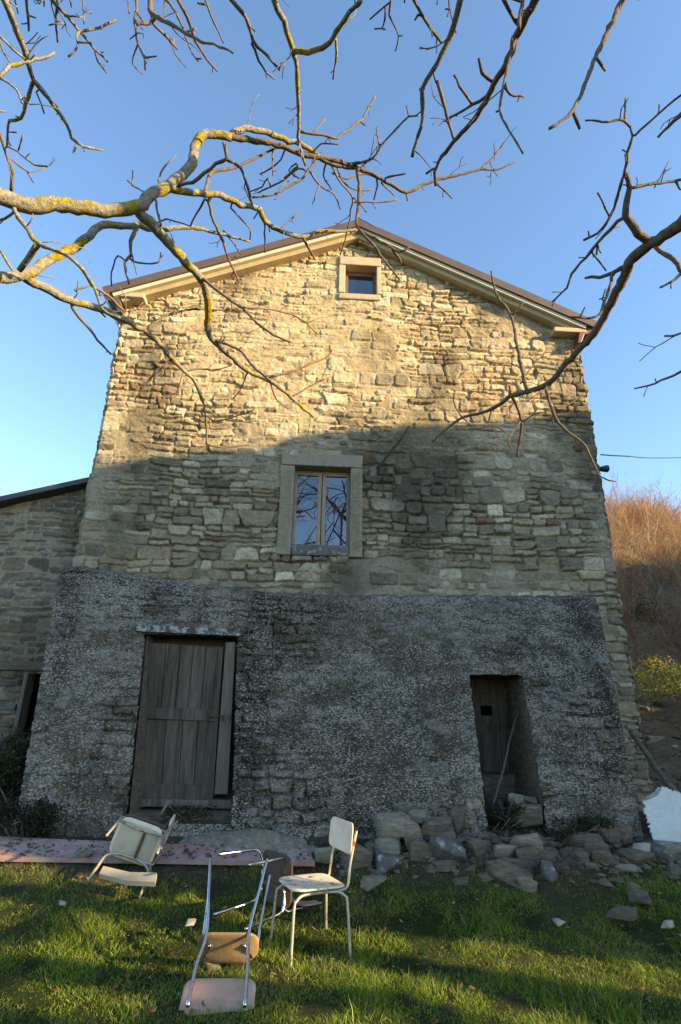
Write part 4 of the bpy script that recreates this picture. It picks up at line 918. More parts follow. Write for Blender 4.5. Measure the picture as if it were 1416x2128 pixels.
# ------------------------------------------------------------------ chairs
def rotv(v):
    a = np.linalg.norm(v); k = V3(v)/a; K = V3([[0, -k[2], k[1]], [k[2], 0, -k[0]], [-k[1], k[0], 0]])
    return np.eye(3)+math.sin(a)*K+(1-math.cos(a))*K@K
def rrect(w, h, r, n_=6):
    pts = []
    for cx, cy, a0 in ((w-r, h-r, 0), (-w+r, h-r, 90), (-w+r, -h+r, 180), (w-r, -h+r, 270)):
        for k in range(n_+1):
            a = math.radians(a0+90*k/n_); pts.append((cx+r*math.cos(a), cy+r*math.sin(a)))
    return pts
def panel(Rm, T, outline, frame, th, bend, name, mt, parent, bend_ax=0, back=None, taper=0, dip=0):
    """rounded panel: outline in (u,v); frame = (origin, u, v, n) in chair space; curved along u by bend"""
    o, u, v, nn = [V3(q, dtype=float) for q in frame]
    rings = []
    m = MB(); NR = 5
    mx_ = max(abs(p[bend_ax]) for p in outline)
    def P(a, b_, off):
        k = (a if bend_ax == 0 else b_)/mx_
        q = o+u*a*(1+taper*b_)+v*b_+nn*(off+bend*k*k-dip*(1-(a*a+b_*b_)/(mx_*mx_*2)))
        return Rm@q+T
    N_ = len(outline); vs = []
    layers = [(s, th/2) for s in (0.0, .35, .7, .94)]+[(1.0, th*.2), (1.0, -th*.2)]+[(s, -th/2) for s in (.94, .7, .35, 0.0)]
    for s, off in layers: vs += [P(a*s, b_*s, off) for a, b_ in outline]
    fs = [(i*N_+k, i*N_+(k+1) % N_, (i+1)*N_+(k+1) % N_, (i+1)*N_+k) for i in range(len(layers)-1) for k in range(N_)]
    m.add(vs, fs); return m.build(name, mt, parent, smooth=True)
def chair(Rm, T, dims, name, label, mts, group=None, style='cream', rubber=True):
    """local chair space: x right, y forward, z up, origin on the floor under the seat"""
    w, d, h, bt, bl = dims; T = V3(T)
    e = empty(name, T); tag(e, label, 'chair', group)
    W = lambda *p: Rm@V3(p, dtype=float)+T
    mt_t, mt_s, mt_b, mt_u = mts
    r = .0105; sp = .03
    for sx, nm in ((-1, 'l'), (1, 'r')):
        m = MB()      # front leg, bent at the top and running back under the seat
        m.tube([W(*p) for p in smoothpts([(sx*(w+.01), d+sp, 0), (sx*(w-.012), d+.012, h-.09), (sx*(w-.02), d-.005, h-.045), (sx*(w-.035), d-.05, h-.018), (sx*(w-.05), d-.13, h-.014)], .02)], r, 10)
        m.build('leg', mt_t, e, smooth=True)
        m = MB()
        m.tube([W(*p) for p in smoothpts([(sx*(w+.01), -d-sp, 0), (sx*(w-.012), -d-.012, h-.09), (sx*(w-.02), -d+.005, h-.045), (sx*(w-.035), -d+.05, h-.018), (sx*(w-.05), -d+.13, h-.014)], .02)], r, 10)
        m.build('leg', mt_t, e, smooth=True)
        m = MB()      # backrest upright
        m.tube([W(*p) for p in smoothpts([(sx*(w-.05), -d+.09, h-.012), (sx*(w-.045), -d+.01, h-.008), (sx*(w-.035), -d-.025, h+.02), (sx*(w-.04), -d-bl*.5, h+.15), (sx*(w-.05), -d-bl-.012, bt-.05)], .02)], r*.95, 10)
        m.build('backrest_upright', mt_t, e, smooth=True)
    for sx in (-1, 1):
        m = MB(); m.tube([W(sx*(w-.05), d-.13, h-.014), W(sx*(w-.05), -d+.12, h-.014)], r, 8); m.build('seat_rail', mt_t, e, smooth=True)
    m = MB(); yb = -d*.25
    c = [W(x, y, z) for x, y, z in [(-w+.05, yb-.014, h-.022), (w-.05, yb-.014, h-.022), (w-.05, yb+.014, h-.022), (-w+.05, yb+.014, h-.022)]]
    c2 = [W(x, y, z) for x, y, z in [(-w+.05, yb-.014, h-.016), (w-.05, yb-.014, h-.016), (w-.05, yb+.014, h-.016), (-w+.05, yb+.014, h-.016)]]
    m.prism(c, c2); m.build('crossbar', M['iron'], e)
    seat = panel(Rm, T, rrect(w+.005, d+.012, .085), ((0, .0, h+.012), (1, 0, 0), (0, 1, 0), (0, 0, 1)), .016, .010, 'seat', mt_s, e, 0, dip=.006)
    if mt_u is not mt_s:
        panel(Rm, T, rrect(w-.02, d-.014, .07), ((0, 0, h-.0005), (1, 0, 0), (0, 1, 0), (0, 0, 1)), .004, .006, 'underside', mt_u, seat, 0)
    tv = V3([0, -bl*.5/(bt-h), 1.0]); tv /= np.linalg.norm(tv); nv = V3([0, tv[2], -tv[1]])
    panel(Rm, T, rrect(w+.0, .105, .05), (V3([0, -d-bl*.82+.012, bt-.10]), (1, 0, 0), tv, nv), .014, .022, 'backrest', mt_b, e, 0)
    return e
def gpos(x, y): return V3([x, y, gz(x, y)])
# C: upright cream chair
yawC = 1.945
RC = rotv(V3([0, 0, yawC]))
chair(RC, (.112, -2.73, .02), (.205, .195, .44, .855, .09), 'kitchen_chair', 'upright cream chair with peeling seat, standing on the lawn facing left', (M['creamtube'], M['peel'], M['cream'], M['peel']), 'old kitchen chairs left outside')
# D: cream chair tipped on its side, underside towards the camera
RD = rotv(V3([-.926, 1.21, 1.621])); TD = V3([-1.438, -2.151, .454])
chair(RD, TD, (.17, .193, .413, .834, .076), 'kitchen_chair', 'overturned cream chair showing its pale underside, at the left by the pink board', (M['creamtube'], M['cream'], M['cream'], M['under']), 'old kitchen chairs left outside')
chair(RD, TD+RD@V3([.03, .02, .085])+V3([.02, .05, .0]), (.18, .20, .413, .60, .03), 'kitchen_chair', 'dark brown chair mostly hidden behind the overturned cream chair', (M['creamtube'], M['darkseat'], M['darkseat'], M['darkseat']), 'old kitchen chairs left outside')
# B: brown-seated chair lying on its back
RB = rotv(V3([-1.127, -2.448, -2.551])); TB = V3([-.498, -2.553, .385])
chair(RB, TB, (.189, .175, .43, .82, .069), 'kitchen_chair', 'brown-seated chair lying on its back behind the upright cream chair', (M['chrome'], M['darkseat'], M['pink'], M['darkseat']), 'old kitchen chairs left outside')
# A: chrome chair turned upside down on backrest and front edge
def chairA():
    K = dict(rfL=(-.654, -2.708, .64), rfR=(-.224, -2.703, .635), bL=(-.575, -3.172, .293), bR=(-.300, -3.169, .291), tL=(-.592, -3.60, .075), tR=(-.268, -3.60, .072))
    K = {k: V3(v) for k, v in K.items()}
    e = empty('kitchen_chair', (-.43, -3.1, .03)); tag(e, 'upside-down chrome chair nearest the camera, legs in the air and pink backrest on the grass', 'chair', 'old kitchen chairs left outside')
    up = V3([0, .62, .78])
    for s in 'LR':
        m = MB(); P = [K['rf'+s], K['rf'+s]*.5+K['b'+s]*.5+V3([(-.012 if s == 'L' else .012)*0, 0, .008]), K['b'+s], K['b'+s]*.55+K['t'+s]*.45+V3([(-.012 if s == 'L' else .004), 0, -.004]), K['t'+s]]
        m.tube(smoothpts(P, .03), .0115, 12); m.build('leg', M['chrome'], e, smooth=True)
    fx = {'L': -.649, 'R': -.229}
    tips = {'L': onD(441.5, 1838, 4.95/1.0), 'R': onD(560, 1850, 4.9)}
    tips = {'L': V3([-.66, -2.56, .50]), 'R': V3([-.205, -2.56, .50])}
    for s, sg in (('L', 1), ('R', -1)):
        foot = tips[s]; top = V3([fx[s]+sg*.03, -3.0, .12])
        m = MB(); m.tube(smoothpts([foot, foot*.4+top*.6+V3([0, 0, .01]), top, V3([fx[s]+sg*.07, -3.07, .155]), V3([fx[s]+sg*.10, -3.14, .22])], .03), .0105, 10)
        m.build('leg', M['chrome'], e, smooth=True)
    m = MB(); m.tube(smoothpts([K['bL'], V3([-.55, -3.13, .272]), V3([-.44, -3.12, .262]), V3([-.32, -3.13, .270]), K['bR']], .03), .009, 8); m.build('crossbar', M['chrome'], e, smooth=True)
    # seat slopes down and away from the bend
    def pan(cs, name, mt, th, bend, r=.07, pw=0):
        bl_, br_, tr_, tl_ = [V3(c) for c in cs]
        o = (bl_+br_+tr_+tl_)/4; u = ((br_-bl_)+(tr_-tl_))/2; v = ((tl_-bl_)+(tr_-br_))/2
        lu, lv = np.linalg.norm(u)/2, np.linalg.norm(v)/2; u /= 2*lu; v /= 2*lv; nn = np.cross(u, v)
        panel(np.eye(3), V3([0, 0, 0]), rrect(lu, lv, r), (o, u, v, nn), th, bend, name, mt, e, 0)
    pan([(-.655, -3.03, .085), (-.225, -3.02, .08), (-.245, -3.175, .29), (-.62, -3.18, .295)], 'seat', M['brownseat'], .02, -.02, .10)
    pan([(-.65, -3.600, .022), (-.215, -3.595, .018), (-.222, -3.40, .135), (-.645, -3.405, .138)], 'backrest', M['pink'], .016, -.012, .055)
    return e
chairA()

# ------------------------------------------------------------------ boards, heaps, stones
def slabpx(pts, th, name, mt, label, cat, jag=0, group=None, dz=0, parent=None, sub=1):
    """flat board whose corners are 3-D points; thickness below"""
    P = [V3(p, dtype=float) for p in pts]; nn = np.cross(P[1]-P[0], P[2]-P[1]); nn /= np.linalg.norm(nn)
    m = MB(); m.prism(P, [p-nn*th for p in P]); o0 = sum(P)/len(P); o = m.build(name, mt, parent, origin=o0)
    tag(o, label, cat, group); return o
gL0 = onY(-40, 1742, -1.02); gL1 = onY(-40, 1783, -1.45)
A_ = V3([-3.6, -1.45, .485]); B_ = V3([.17, -1.70, .40]); C_ = V3([.15, -1.38, .46]); D_ = V3([-3.55, -1.12, .545])
def px_to(p, px, py):   # slide to lie under a photo point but at the same distance
    return onY(px, py, p[1])
bp_ = [onY(-60, 1781, -1.52), onY(655, 1792, -1.66), onY(640, 1765, -1.40), onY(-60, 1736, -1.18)]
slabpx(bp_, .035, 'wooden_board', M['board'], 'long faded pink board lying along the foot of the wall', 'board')
def heap(cx, cy, rx, ry, hz, name, label, mt, seed, cat='rubble heap', n_=70):
    u = np.linspace(-1.3, 1.3, n_); U, Vv = np.meshgrid(u, u); R_ = np.hypot(U, Vv)
    X_ = cx+U*rx; Y_ = cy+Vv*ry
    prof = np.clip(1-R_, 0, 1)**.8
    Z_ = ground_z(X_, Y_)-.04+hz*prof*(1+.5*fbm(X_, Y_, .25, seed, 4))+.02*fbm(X_, Y_, .06, seed+3, 2)*(prof > 0)
    Z_ = np.where(R_ > 1.12, ground_z(X_, Y_)-.15, Z_)
    idx = np.arange(n_*n_).reshape(n_, n_); F = np.stack([idx[:-1, :-1], idx[:-1, 1:], idx[1:, 1:], idx[1:, :-1]], -1).reshape(-1, 4)
    o = mesh_np(name, np.stack([X_, Y_, Z_], -1).reshape(-1, 3), F, mt, origin=(cx, cy, gz(cx, cy))); tag(o, label, cat); return o
heap(-.50, -1.22, .80, .40, .17, 'rubble_heap', 'heap of grey cement crumbs spilling over the pink board below the left door', M['gravel'], 41)
heap(-1.25, -.72, .62, .35, .08, 'earth_heap', 'mound of dark earth in front of the left doorway', M['soil'], 45)
heap(2.45, -.55, .45, .6, .2, 'earth_heap', 'dark earth and debris filling the foot of the small doorway', M['soil'], 46)
heap(1.7, -1.0, 1.6, .55, .06, 'earth_heap', 'dark soil bank under the stone pile in the middle', M['soil'], 47)
heap(3.6, -.95, 1.1, .5, .07, 'earth_heap', 'dark soil bank at the right foot of the wall', M['soil'], 48)

import bmesh
def rock(px0, py0, px1, py1, y, mt, label, seed, flat=1.0, name='rubble_stone', group='rubble stones along the wall foot', depth=None):
    c = onY((px0+px1)/2, (py0+py1)/2, y); t = float(np.dot(c-CAM, cF))
    w = (px1-px0)/FPX*t; h = (py1-py0)/FPX*t; dp = depth or max(min(w, h*2.0), h*.9)*.8
    rg = np.random.default_rng(seed); bm = bmesh.new()
    for k in range(17):
        v = rg.normal(0, 1, 3); v /= np.linalg.norm(v); v = np.sign(v)*np.abs(v)**.6
        v = v/np.max(np.abs(v))*rg.uniform(.72, 1.08)
        bm.verts.new((v[0]*w/2*1.03, v[1]*dp/2, v[2]*h/2*1.03))
    res = bmesh.ops.convex_hull(bm, input=bm.verts)
    for g_ in list(set(res['geom_interior'])|set(res['geom_unused'])):
        if isinstance(g_, bmesh.types.BMVert) and g_.is_valid: bm.verts.remove(g_)
    bmesh.ops.bevel(bm, geom=list(bm.edges), offset=min(w, h)*.028, segments=1, affect='EDGES')
    bmesh.ops.triangulate(bm, faces=bm.faces)
    bmesh.ops.subdivide_edges(bm, edges=[e_ for e_ in bm.edges if e_.calc_length() > min(w, h)*.22], cuts=2, use_grid_fill=True)
    for v in bm.verts:
        q = Vector((v.co.x*14+seed, v.co.y*14, v.co.z*22)); k = mnoise.noise(q)*.03+mnoise.noise(q*.35)*.05+mnoise.noise(q*2.6)*.02+.02*math.sin(v.co.z*110+4*mnoise.noise(q*.3))
        v.co *= 1+k
    me = bpy.data.meshes.new(name); bm.to_mesh(me); bm.free(); me.materials.append(mt)
    for p_ in me.polygons: p_.use_smooth = True
    me.set_sharp_from_angle(angle=math.radians(32))
    o = bpy.data.objects.new(name, me); o.location = tuple(c); o.rotation_euler = (0, 0, rg.uniform(-.15, .15)); COL.objects.link(o)
    tag(o, label, 'stone', group); return o
R_, RP, RD_, WS = M['rock'], M['rock_pale'], M['rock_dark'], M['white_stone']
rocks = [
 (777, 1694, 861, 1750, -1.22, RP, 'large pale greenish block on top of the left end of the stone pile'),
 (777, 1740, 838, 1775, -1.35, RP, 'wedge-shaped pale stone directly under the large pale greenish block'),
 (774, 1771, 847, 1818, -1.55, RD_, 'dark stone with a white-splashed top at the lower left of the pile'),
 (698, 1757, 774, 1808, -1.45, R_, 'big grey boulder behind the backrest of the upright cream chair'),
 (818, 1675, 875, 1698, -1.02, R_, 'thin brownish slab leaning on the wall above the pale block'),
 (846, 1684, 886, 1709, -1.10, RP, 'small pale slab tilted right of the thin brownish slab'),
 (874, 1697, 948, 1744, -1.18, R_, 'long brown slab sloping up to the right near the top of the pile'),
 (934, 1680, 972, 1724, -1.08, R_, 'upright pointed brown stone at the top of the pile'),
 (899, 1721, 949, 1753, -1.28, R_, 'brown stone under the sloping slab, on top of the big dark block'),
 (835, 1713, 883, 1767, -1.30, RP, 'pale upright stone wedged right of the large pale greenish block'),
 (849, 1746, 897, 1800, -1.40, R_, 'grey-brown block standing left of the big dark block'),
 (893, 1738, 972, 1799, -1.42, RD_, 'big dark squarish block in the centre of the pile'),
 (896, 1790, 943, 1817, -1.60, R_, 'low stone in front of the big dark block'),
 (972, 1746, 1020, 1795, -1.42, R_, 'brown angular stone standing right of the big dark block'),
 (1024, 1754, 1075, 1787, -1.46, RP, 'pale stone at the left of the right-hand cluster'),
 (1056, 1729, 1127, 1770, -1.35, RP, 'layered pale block on top of the right-hand cluster'),
 (1068, 1765, 1119, 1797, -1.50, R_, 'grey stone under the layered pale block'),
 (1013, 1782, 1119, 1813, -1.62, R_, 'long thin dark slab lying above the big slanting front stone'),
 (1012, 1795, 1108, 1851, -1.85, R_, 'big flat brown stone slanting on the grass in front of the pile'),
 (1071, 1820, 1113, 1852, -1.90, RP, 'small pale wedge touching the right side of the big slanting front stone'),
 (1112, 1765, 1149, 1792, -1.50, R_, 'roundish stone right of the layered pale block'),
 (1120, 1787, 1157, 1832, -1.75, RD_, 'dark upright stone at the right end of the pile'),
 (868, 1694, 932, 1716, -1.06, RD_, 'thin dark slab leaning against the wall behind the sloping brown slab'),
 (650, 1762, 692, 1795, -1.55, RP, 'pale stone at the right end of the pink board'),
 (756, 1752, 790, 1783, -1.32, R_, 'small stone between the grey boulder and the pale wedge'),
 (1058, 1650, 1098, 1676, -.75, RP, 'pale triangular stone inside the small doorway'),
 (1063, 1672, 1127, 1717, -.90, R_, 'mossy block lying in the mouth of the small doorway'),
 (1089, 1656, 1119, 1676, -.80, R_, 'small round stone beside the triangular one in the small doorway'),
 (1235, 1708, 1283, 1759, -1.12, R_, 'upright brown stone leaning on the right part of the wall'),
 (1274, 1718, 1311, 1756, -1.12, R_, 'second leaning stone, just right of the upright brown one'),
 (1180, 1732, 1247, 1758, -1.20, R_, 'flat slab left of the leaning upright stones'),
 (1186, 1773, 1223, 1806, -1.50, R_, 'brown stone at the left of the right-hand scatter'),
 (1219, 1751, 1261, 1784, -1.35, R_, 'grey stone below the flat slab, right of the dry weeds'),
 (1230, 1768, 1278, 1811, -1.50, R_, 'pale-edged block in front of the grey stone below the flat slab'),
 (1293, 1766, 1365, 1803, -1.48, R_, 'squared brown block with a white chip on top, near the white sheet'),
 (1317, 1752, 1350, 1771, -1.46, WS, 'small white chip lying on the squared brown block'),
 (1338, 1750, 1409, 1795, -1.38, RD_, 'dark slab lying below the white sheet'),
 (1368, 1749, 1430, 1772, -1.44, RP, 'pale flat slab under the foot of the white sheet'),
 (1386, 1792, 1430, 1818, -1.65, R_, 'brown stone cut by the right edge of the picture'),
 (1308, 1834, 1351, 1876, -2.15, R_, 'lone curved stone on the grass at the right'),
 (1252, 1888, 1327, 1909, -2.45, R_, 'low flat stone sunk in the shaded grass at the right'),
 (1150, 1910, 1175, 1923, -2.6, WS, 'small white stone in the shaded grass right of centre'),
 (1376, 1913, 1400, 1930, -2.65, WS, 'small white stone in the grass near the right edge'),
 (748, 1823, 806, 1846, -1.95, RP, 'flat pale stone on the grass right of the upright chair'),
 (942, 1820, 974, 1840, -1.85, R_, 'small brown stone on the grass in front of the dark block'),
 (1276, 1797, 1324, 1809, -1.62, RP, 'thin pale flake in front of the right-hand scatter'),
 (388, 1912, 408, 1922, -2.7, WS, 'small white stone in the grass left of the upside-down chair'),
 (124, 1872, 138, 1880, -2.2, WS, 'small white chip in the grass at the left'),
 (150, 1766, 195, 1786, -1.5, RP, 'low pale stone on the left part of the pink board'),
 (424, 1998, 460, 2016, -3.0, R_, 'brown flat stone under the seat of the upside-down chair'),
]
for i, r_ in enumerate(rocks):
    rock(*r_, seed=100+i)
rf = np.random.default_rng(91); fv = []; ff = []; no = 0
for k in range(900):
    x = rf.uniform(.35, 4.3) if not 330 <= k < 420 else rf.uniform(-2.9, .3); y = -1.35+rf.normal(0, .24); sz = rf.uniform(.012, .05)*(1.3 if rf.random() < .2 else 1)
    if k >= 420: y = -1.30+rf.normal(0, .20); sz = rf.uniform(.02, .085)
    if 330 <= k < 420: y = rf.uniform(-1.3, -1.0); sz *= .6
    bm = bmesh.new()
    for q_ in range(9):
        v = rf.normal(0, 1, 3); v /= np.linalg.norm(v); bm.verts.new(tuple(v*V3([sz*rf.uniform(.8, 1.4), sz, sz*.6])))
    bmesh.ops.convex_hull(bm, input=bm.verts); bmesh.ops.triangulate(bm, faces=bm.faces); bm.verts.ensure_lookup_table(); bm.verts.index_update()
    z = gz(x, y)
    fv += [(v.co.x+x, v.co.y+y, v.co.z+z+sz*.15) for v in bm.verts]; ff += [[v.index+no for v in f.verts] for f in bm.faces]; no = len(fv); bm.free()
for k in range(420):
    x = rf.uniform(4.7, 8.6); y = rf.uniform(-.4, 3.2); sz = rf.uniform(.02, .10)*rf.uniform(.4, 1); z = gz(x, y); bm = bmesh.new()
    for q_ in range(9):
        w_ = rf.normal(0, 1, 3); w_ /= np.linalg.norm(w_); bm.verts.new(tuple(w_*V3([sz*1.3, sz, sz*.6])))
    bmesh.ops.convex_hull(bm, input=bm.verts); bmesh.ops.triangulate(bm, faces=bm.faces); bm.verts.ensure_lookup_table(); bm.verts.index_update()
    fv += [(w_.co.x+x, w_.co.y+y, w_.co.z+z+sz*.15) for w_ in bm.verts]; ff += [[w_.index+no for w_ in f.verts] for f in bm.faces]; no = len(fv); bm.free()
BPq = [V3(q_) for q_ in bp_]
def on_board(u, v): return (BPq[0]*(1-u)+BPq[1]*u)*(1-v)+(BPq[3]*(1-u)+BPq[2]*u)*v
for k in range(380):
    u = rf.uniform(.02, .98); v = rf.uniform(.05, .98)
    if rf.random() > .25+.75*v*(u > .45)+.5*(abs(u-.12) < .07): continue
    sz = rf.uniform(.004, .02); c_ = on_board(u, v); bm = bmesh.new()
    for q_ in range(8):
        w_ = rf.normal(0, 1, 3); w_ /= np.linalg.norm(w_); bm.verts.new(tuple(w_*V3([sz*1.3, sz, sz*.6])))
    bmesh.ops.convex_hull(bm, input=bm.verts); bmesh.ops.triangulate(bm, faces=bm.faces); bm.verts.ensure_lookup_table(); bm.verts.index_update()
    fv += [(w_.co.x+c_[0], w_.co.y+c_[1], w_.co.z+c_[2]+sz*.3) for w_ in bm.verts]; ff += [[w_.index+no for w_ in f.verts] for f in bm.faces]; no = len(fv); bm.free()
ub = rf.uniform(.0, 1, 150); vb = rf.uniform(0, 1, 150); lb = np.array([on_board(a_, b_) for a_, b_ in zip(ub, vb)])+V3([0, 0, .012])
board_leaves = (lb, ub)
o = mesh_np('small_rubble', V3(fv), V3(ff), R_, None, False); tag(o, 'small stone chips and rubble strewn along the foot of the wall', 'rubble', kind='stuff')
# broken pale board under the overturned chair
q = [onY(205, 1824, -2.05), onY(322, 1842, -2.2), onY(326, 1822, -2.1), onY(214, 1808, -1.98)]
m = MB()
P = [V3(p_)+V3([0, 0, .03]) for p_ in q]; mid0 = (P[0]+P[1])/2-V3([0, 0, .02]); mid1 = (P[2]+P[3])/2-V3([0, 0, .02])
m.prism([P[0], mid0, P[1], P[2], mid1, P[3]], [p_-V3([0, -.01, .035]) for p_ in (P[0], mid0, P[1], P[2], mid1, P[3])])
tag(m.build('broken_board', M['plank'], origin=(P[0]+P[2])/2), 'short pale broken board in the grass under the overturned cream chair', 'board')
# jagged white sheet at the right
rg = np.random.default_rng(8); pts = []
edge_ = [(1364, 1757), (1358, 1738), (1349, 1722), (1351, 1712), (1342, 1704), (1345, 1693), (1338, 1684), (1342, 1676), (1335, 1664), (1344, 1663), (1347, 1655), (1356, 1657), (1357, 1648), (1366, 1650), (1364, 1638), (1376, 1634), (1392, 1641), (1406, 1644), (1420, 1652), (1450, 1690), (1462, 1740), (1440, 1765), (1400, 1762)]
for a, b_ in zip(edge_, edge_[1:]+edge_[:1]):
    for k in range(5):
        f = k/5; pts.append((a[0]+(b_[0]-a[0])*f+rg.uniform(-3.6, 3.6), a[1]+(b_[1]-a[1])*f+rg.uniform(-3.0, 3.0)))
def leanplane(px, py, yb=-1.28, zb=None, tilt=.55):   # plane through the foot leaning back
    d = ray(px, py); p0 = onY(1390, 1758, yb); nn = V3([-.25, -1.0, tilt]); t = np.dot(p0-CAM, nn)/np.dot(d, nn); return CAM+d*t
P = [leanplane(*p_) for p_ in pts]
m = MB(); m.prism(P[::-1], [p_+V3([.01, .03, -.015]) for p_ in P[::-1]])
o = m.build('fibre_sheet', M['sheet'], origin=sum(P)/len(P)); tag(o, 'jagged broken white sheet leaning on the ground at the right edge', 'sheet')

# poles, wires, string
def pole(pts, r, name, mt, label, cat, n_=8, step=.04, jit=.0):
    P = smoothpts([list(p) for p in pts], step); P = [p+np.random.default_rng(int(i+len(P))).normal(0, 1, 3)*jit for i, p in enumerate(P)]
    rr = r if not hasattr(r, '__len__') else list(np.linspace(r[0], r[1], len(P)))
    m = MB(); m.tube(P, rr, n_); o = m.build(name, mt, smooth=True, origin=P[0]); tag(o, label, cat); return o
pole([onY(1310, 1518, -.35), onY(1340, 1560, -.40), onY(1375, 1610, -.5), onY(1440, 1690, -.7)], (.032, .04), 'wooden_pole', M['beam'], 'dark pole leaning diagonally against the right corner of the base', 'pole', jit=.003)
pole([onY(1081, 1466, -.25), onY(1062, 1530, -.40), onY(1046, 1600, -.52), onY(1022, 1682, -.68)], (.014, .011), 'stick', M['bark'], 'thin bark-covered stick propped in the small doorway', 'stick', jit=.003)
pole([onY(350, 1664, -.95), onY(342, 1680, -.98), onY(335, 1692, -1.0)], .014, 'stick', M['woodbrown'], 'short wooden stick standing up at the left doorstep', 'stick')
pole([onY(850, 886, -.10), onY(838, 905, -.16), onY(826, 922, -.12), onY(810, 940, -.10), onY(795, 962, -.06), onY(783, 974, -.05)], .017, 'cable_bracket', M['black'], 'dark bent cable hanging down the facade right of the casement window', 'cable')
pole([onY(783, 974, -.06), onY(760, 978, -.07), onY(748, 980, -.07), onY(745, 1000, -.075)], .005, 'thin_wire', M['sash'], 'thin pale wire running from the dark cable to the window surround', 'wire', step=.02)
pole([onY(573, 1150, -.09), onY(568, 1185, -.10), onY(557, 1215, -.34), onY(553, 1245, -.40), onY(562, 1285, -.50), onY(552, 1310, -.56), onY(545, 1330, -.60)], .0042, 'string', M['sash'], 'thin pale string hanging from the window corner over the dark base', 'string', 5, jit=.002)
pole([onY(1249, 945, .1), onY(1300, 948, 1.2), onY(1416, 951, 4.0), onY(1700, 940, 10)], .011, 'overhead_wire', M['black'], 'black wire running from the right corner of the house across the sky', 'wire', 5, .3)
wl = empty('wall_lamp', onY(1250, 975, .1)); tag(wl, 'small black lamp on the right corner of the house below the wire', 'lamp')
m = MB(); a = onY(1246, 975, .1); b_ = onY(1262, 974, .1); m.tube([a, a*.4+b_*.6, b_], [.035, .05, .06], 10); m.build('lamp_head', M['black'], wl, smooth=True)
m = MB(); m.box(a+V3([-.06, -.03, -.05]), a+V3([-.005, .03, .06])); m.build('bracket', M['iron'], wl)
m = MB(); m.tube([b_, b_+V3([.012, 0, 0])], .055, 10); m.build('lens', M['glass'], wl, smooth=True)

# ------------------------------------------------------------------ vegetation
def ribbons(P0, D, L, Wd, bend, colr, nseg=2):
    """many tapering blades at once: P0 (n,3) roots, D (n,3) unit dirs, lengths, widths, bend vectors"""
    n_ = len(P0); side = np.cross(D, V3([0, 0, 1.0])+np.random.default_rng(1).normal(0, .6, (n_, 3))); side /= np.linalg.norm(side, axis=1)[:, None]+1e-9
    rows = []; cols = []
    for k in range(nseg+1):
        f = k/nseg; c = P0+D*(L*f)[:, None]+bend*(L*f*f)[:, None]
        if k < nseg:
            w = Wd*(1-.55*f); rows += [c-side*w[:, None]/2, c+side*w[:, None]/2]; cols += [colr*(.8+.3*f)]*2
        else: rows.append(c); cols.append(colr*1.1)
    V = np.stack(rows, 1); CC = np.stack(cols, 1); k = V.shape[1]; base = (np.arange(n_)*k)[:, None]
    F = []
    for q in range(nseg-1):
        F.append(np.stack([base[:, 0]+2*q, base[:, 0]+2*q+1, base[:, 0]+2*q+3], 1)); F.append(np.stack([base[:, 0]+2*q, base[:, 0]+2*q+3, base[:, 0]+2*q+2], 1))
    q = nseg-1; F.append(np.stack([base[:, 0]+2*q, base[:, 0]+2*q+1, base[:, 0]+2*q+2], 1))
    return V.reshape(-1, 3), np.concatenate(F), CC.reshape(-1, 3)
rg = np.random.default_rng(77)
def scatter(n_, x0, x1, y0, y1): return rg.uniform(x0, x1, n_), rg.uniform(y0, y1, n_)
xg, yg = scatter(430000, -4.6, 5.2, -5.2, -1.2)
ax_, ay_ = scatter(60000, -8, 9, -9.5, -5.2); xg = np.append(xg, ax_); yg = np.append(yg, ay_)
dens = .80+.75*fbm(xg, yg, .35, 611, 3)+.35*fbm(xg, yg, .10, 612, 2)
dens *= 1-.93*sstep(-2.0, -1.35, yg+.25*fbm(xg, yg, .5, 613, 2)); ok = rg.random(len(xg)) < dens
xg, yg = xg[ok], yg[ok]; n_ = len(xg)
zg = ground_z(xg, yg)-.012
ang = rg.uniform(0, 2*np.pi, n_); lean = rg.uniform(0, .6, n_)
D = np.stack([np.cos(ang)*lean, np.sin(ang)*lean, np.ones(n_)], 1); D /= np.linalg.norm(D, axis=1)[:, None]
tuft = np.clip(.5+.9*fbm(xg, yg, .28, 614, 2), .15, 1.4)
L = rg.gamma(4, .25, n_)*.044*tuft+.014; L = np.where(rg.random(n_) < .02, L*1.8, L)
bend = np.stack([np.cos(ang+rg.normal(0, .7, n_)), np.sin(ang+rg.normal(0, .7, n_)), -rg.uniform(.1, .7, n_)], 1)*rg.uniform(.1, .7, n_)[:, None]
t_ = rg.random(n_)[:, None]
cg = V3([.060, .125, .012])*(1-t_)+V3([.32, .42, .035])*t_
dry = (rg.random(n_) < .09+.25*(fbm(xg, yg, .4, 615, 2) > .25))[:, None]; cg = np.where(dry, V3([.40, .33, .15])*rg.uniform(.6, 1.1, (n_, 1)), cg)
V, F, CC = ribbons(np.stack([xg, yg, zg], 1), D, L, rg.uniform(.0025, .0060, n_), bend, cg)
m_g = M['leafy']
o = mesh_np('grass', V, F, m_g, None, True, CC); tag(o, kind='stuff', label='short tufted green lawn grass', cat='grass')
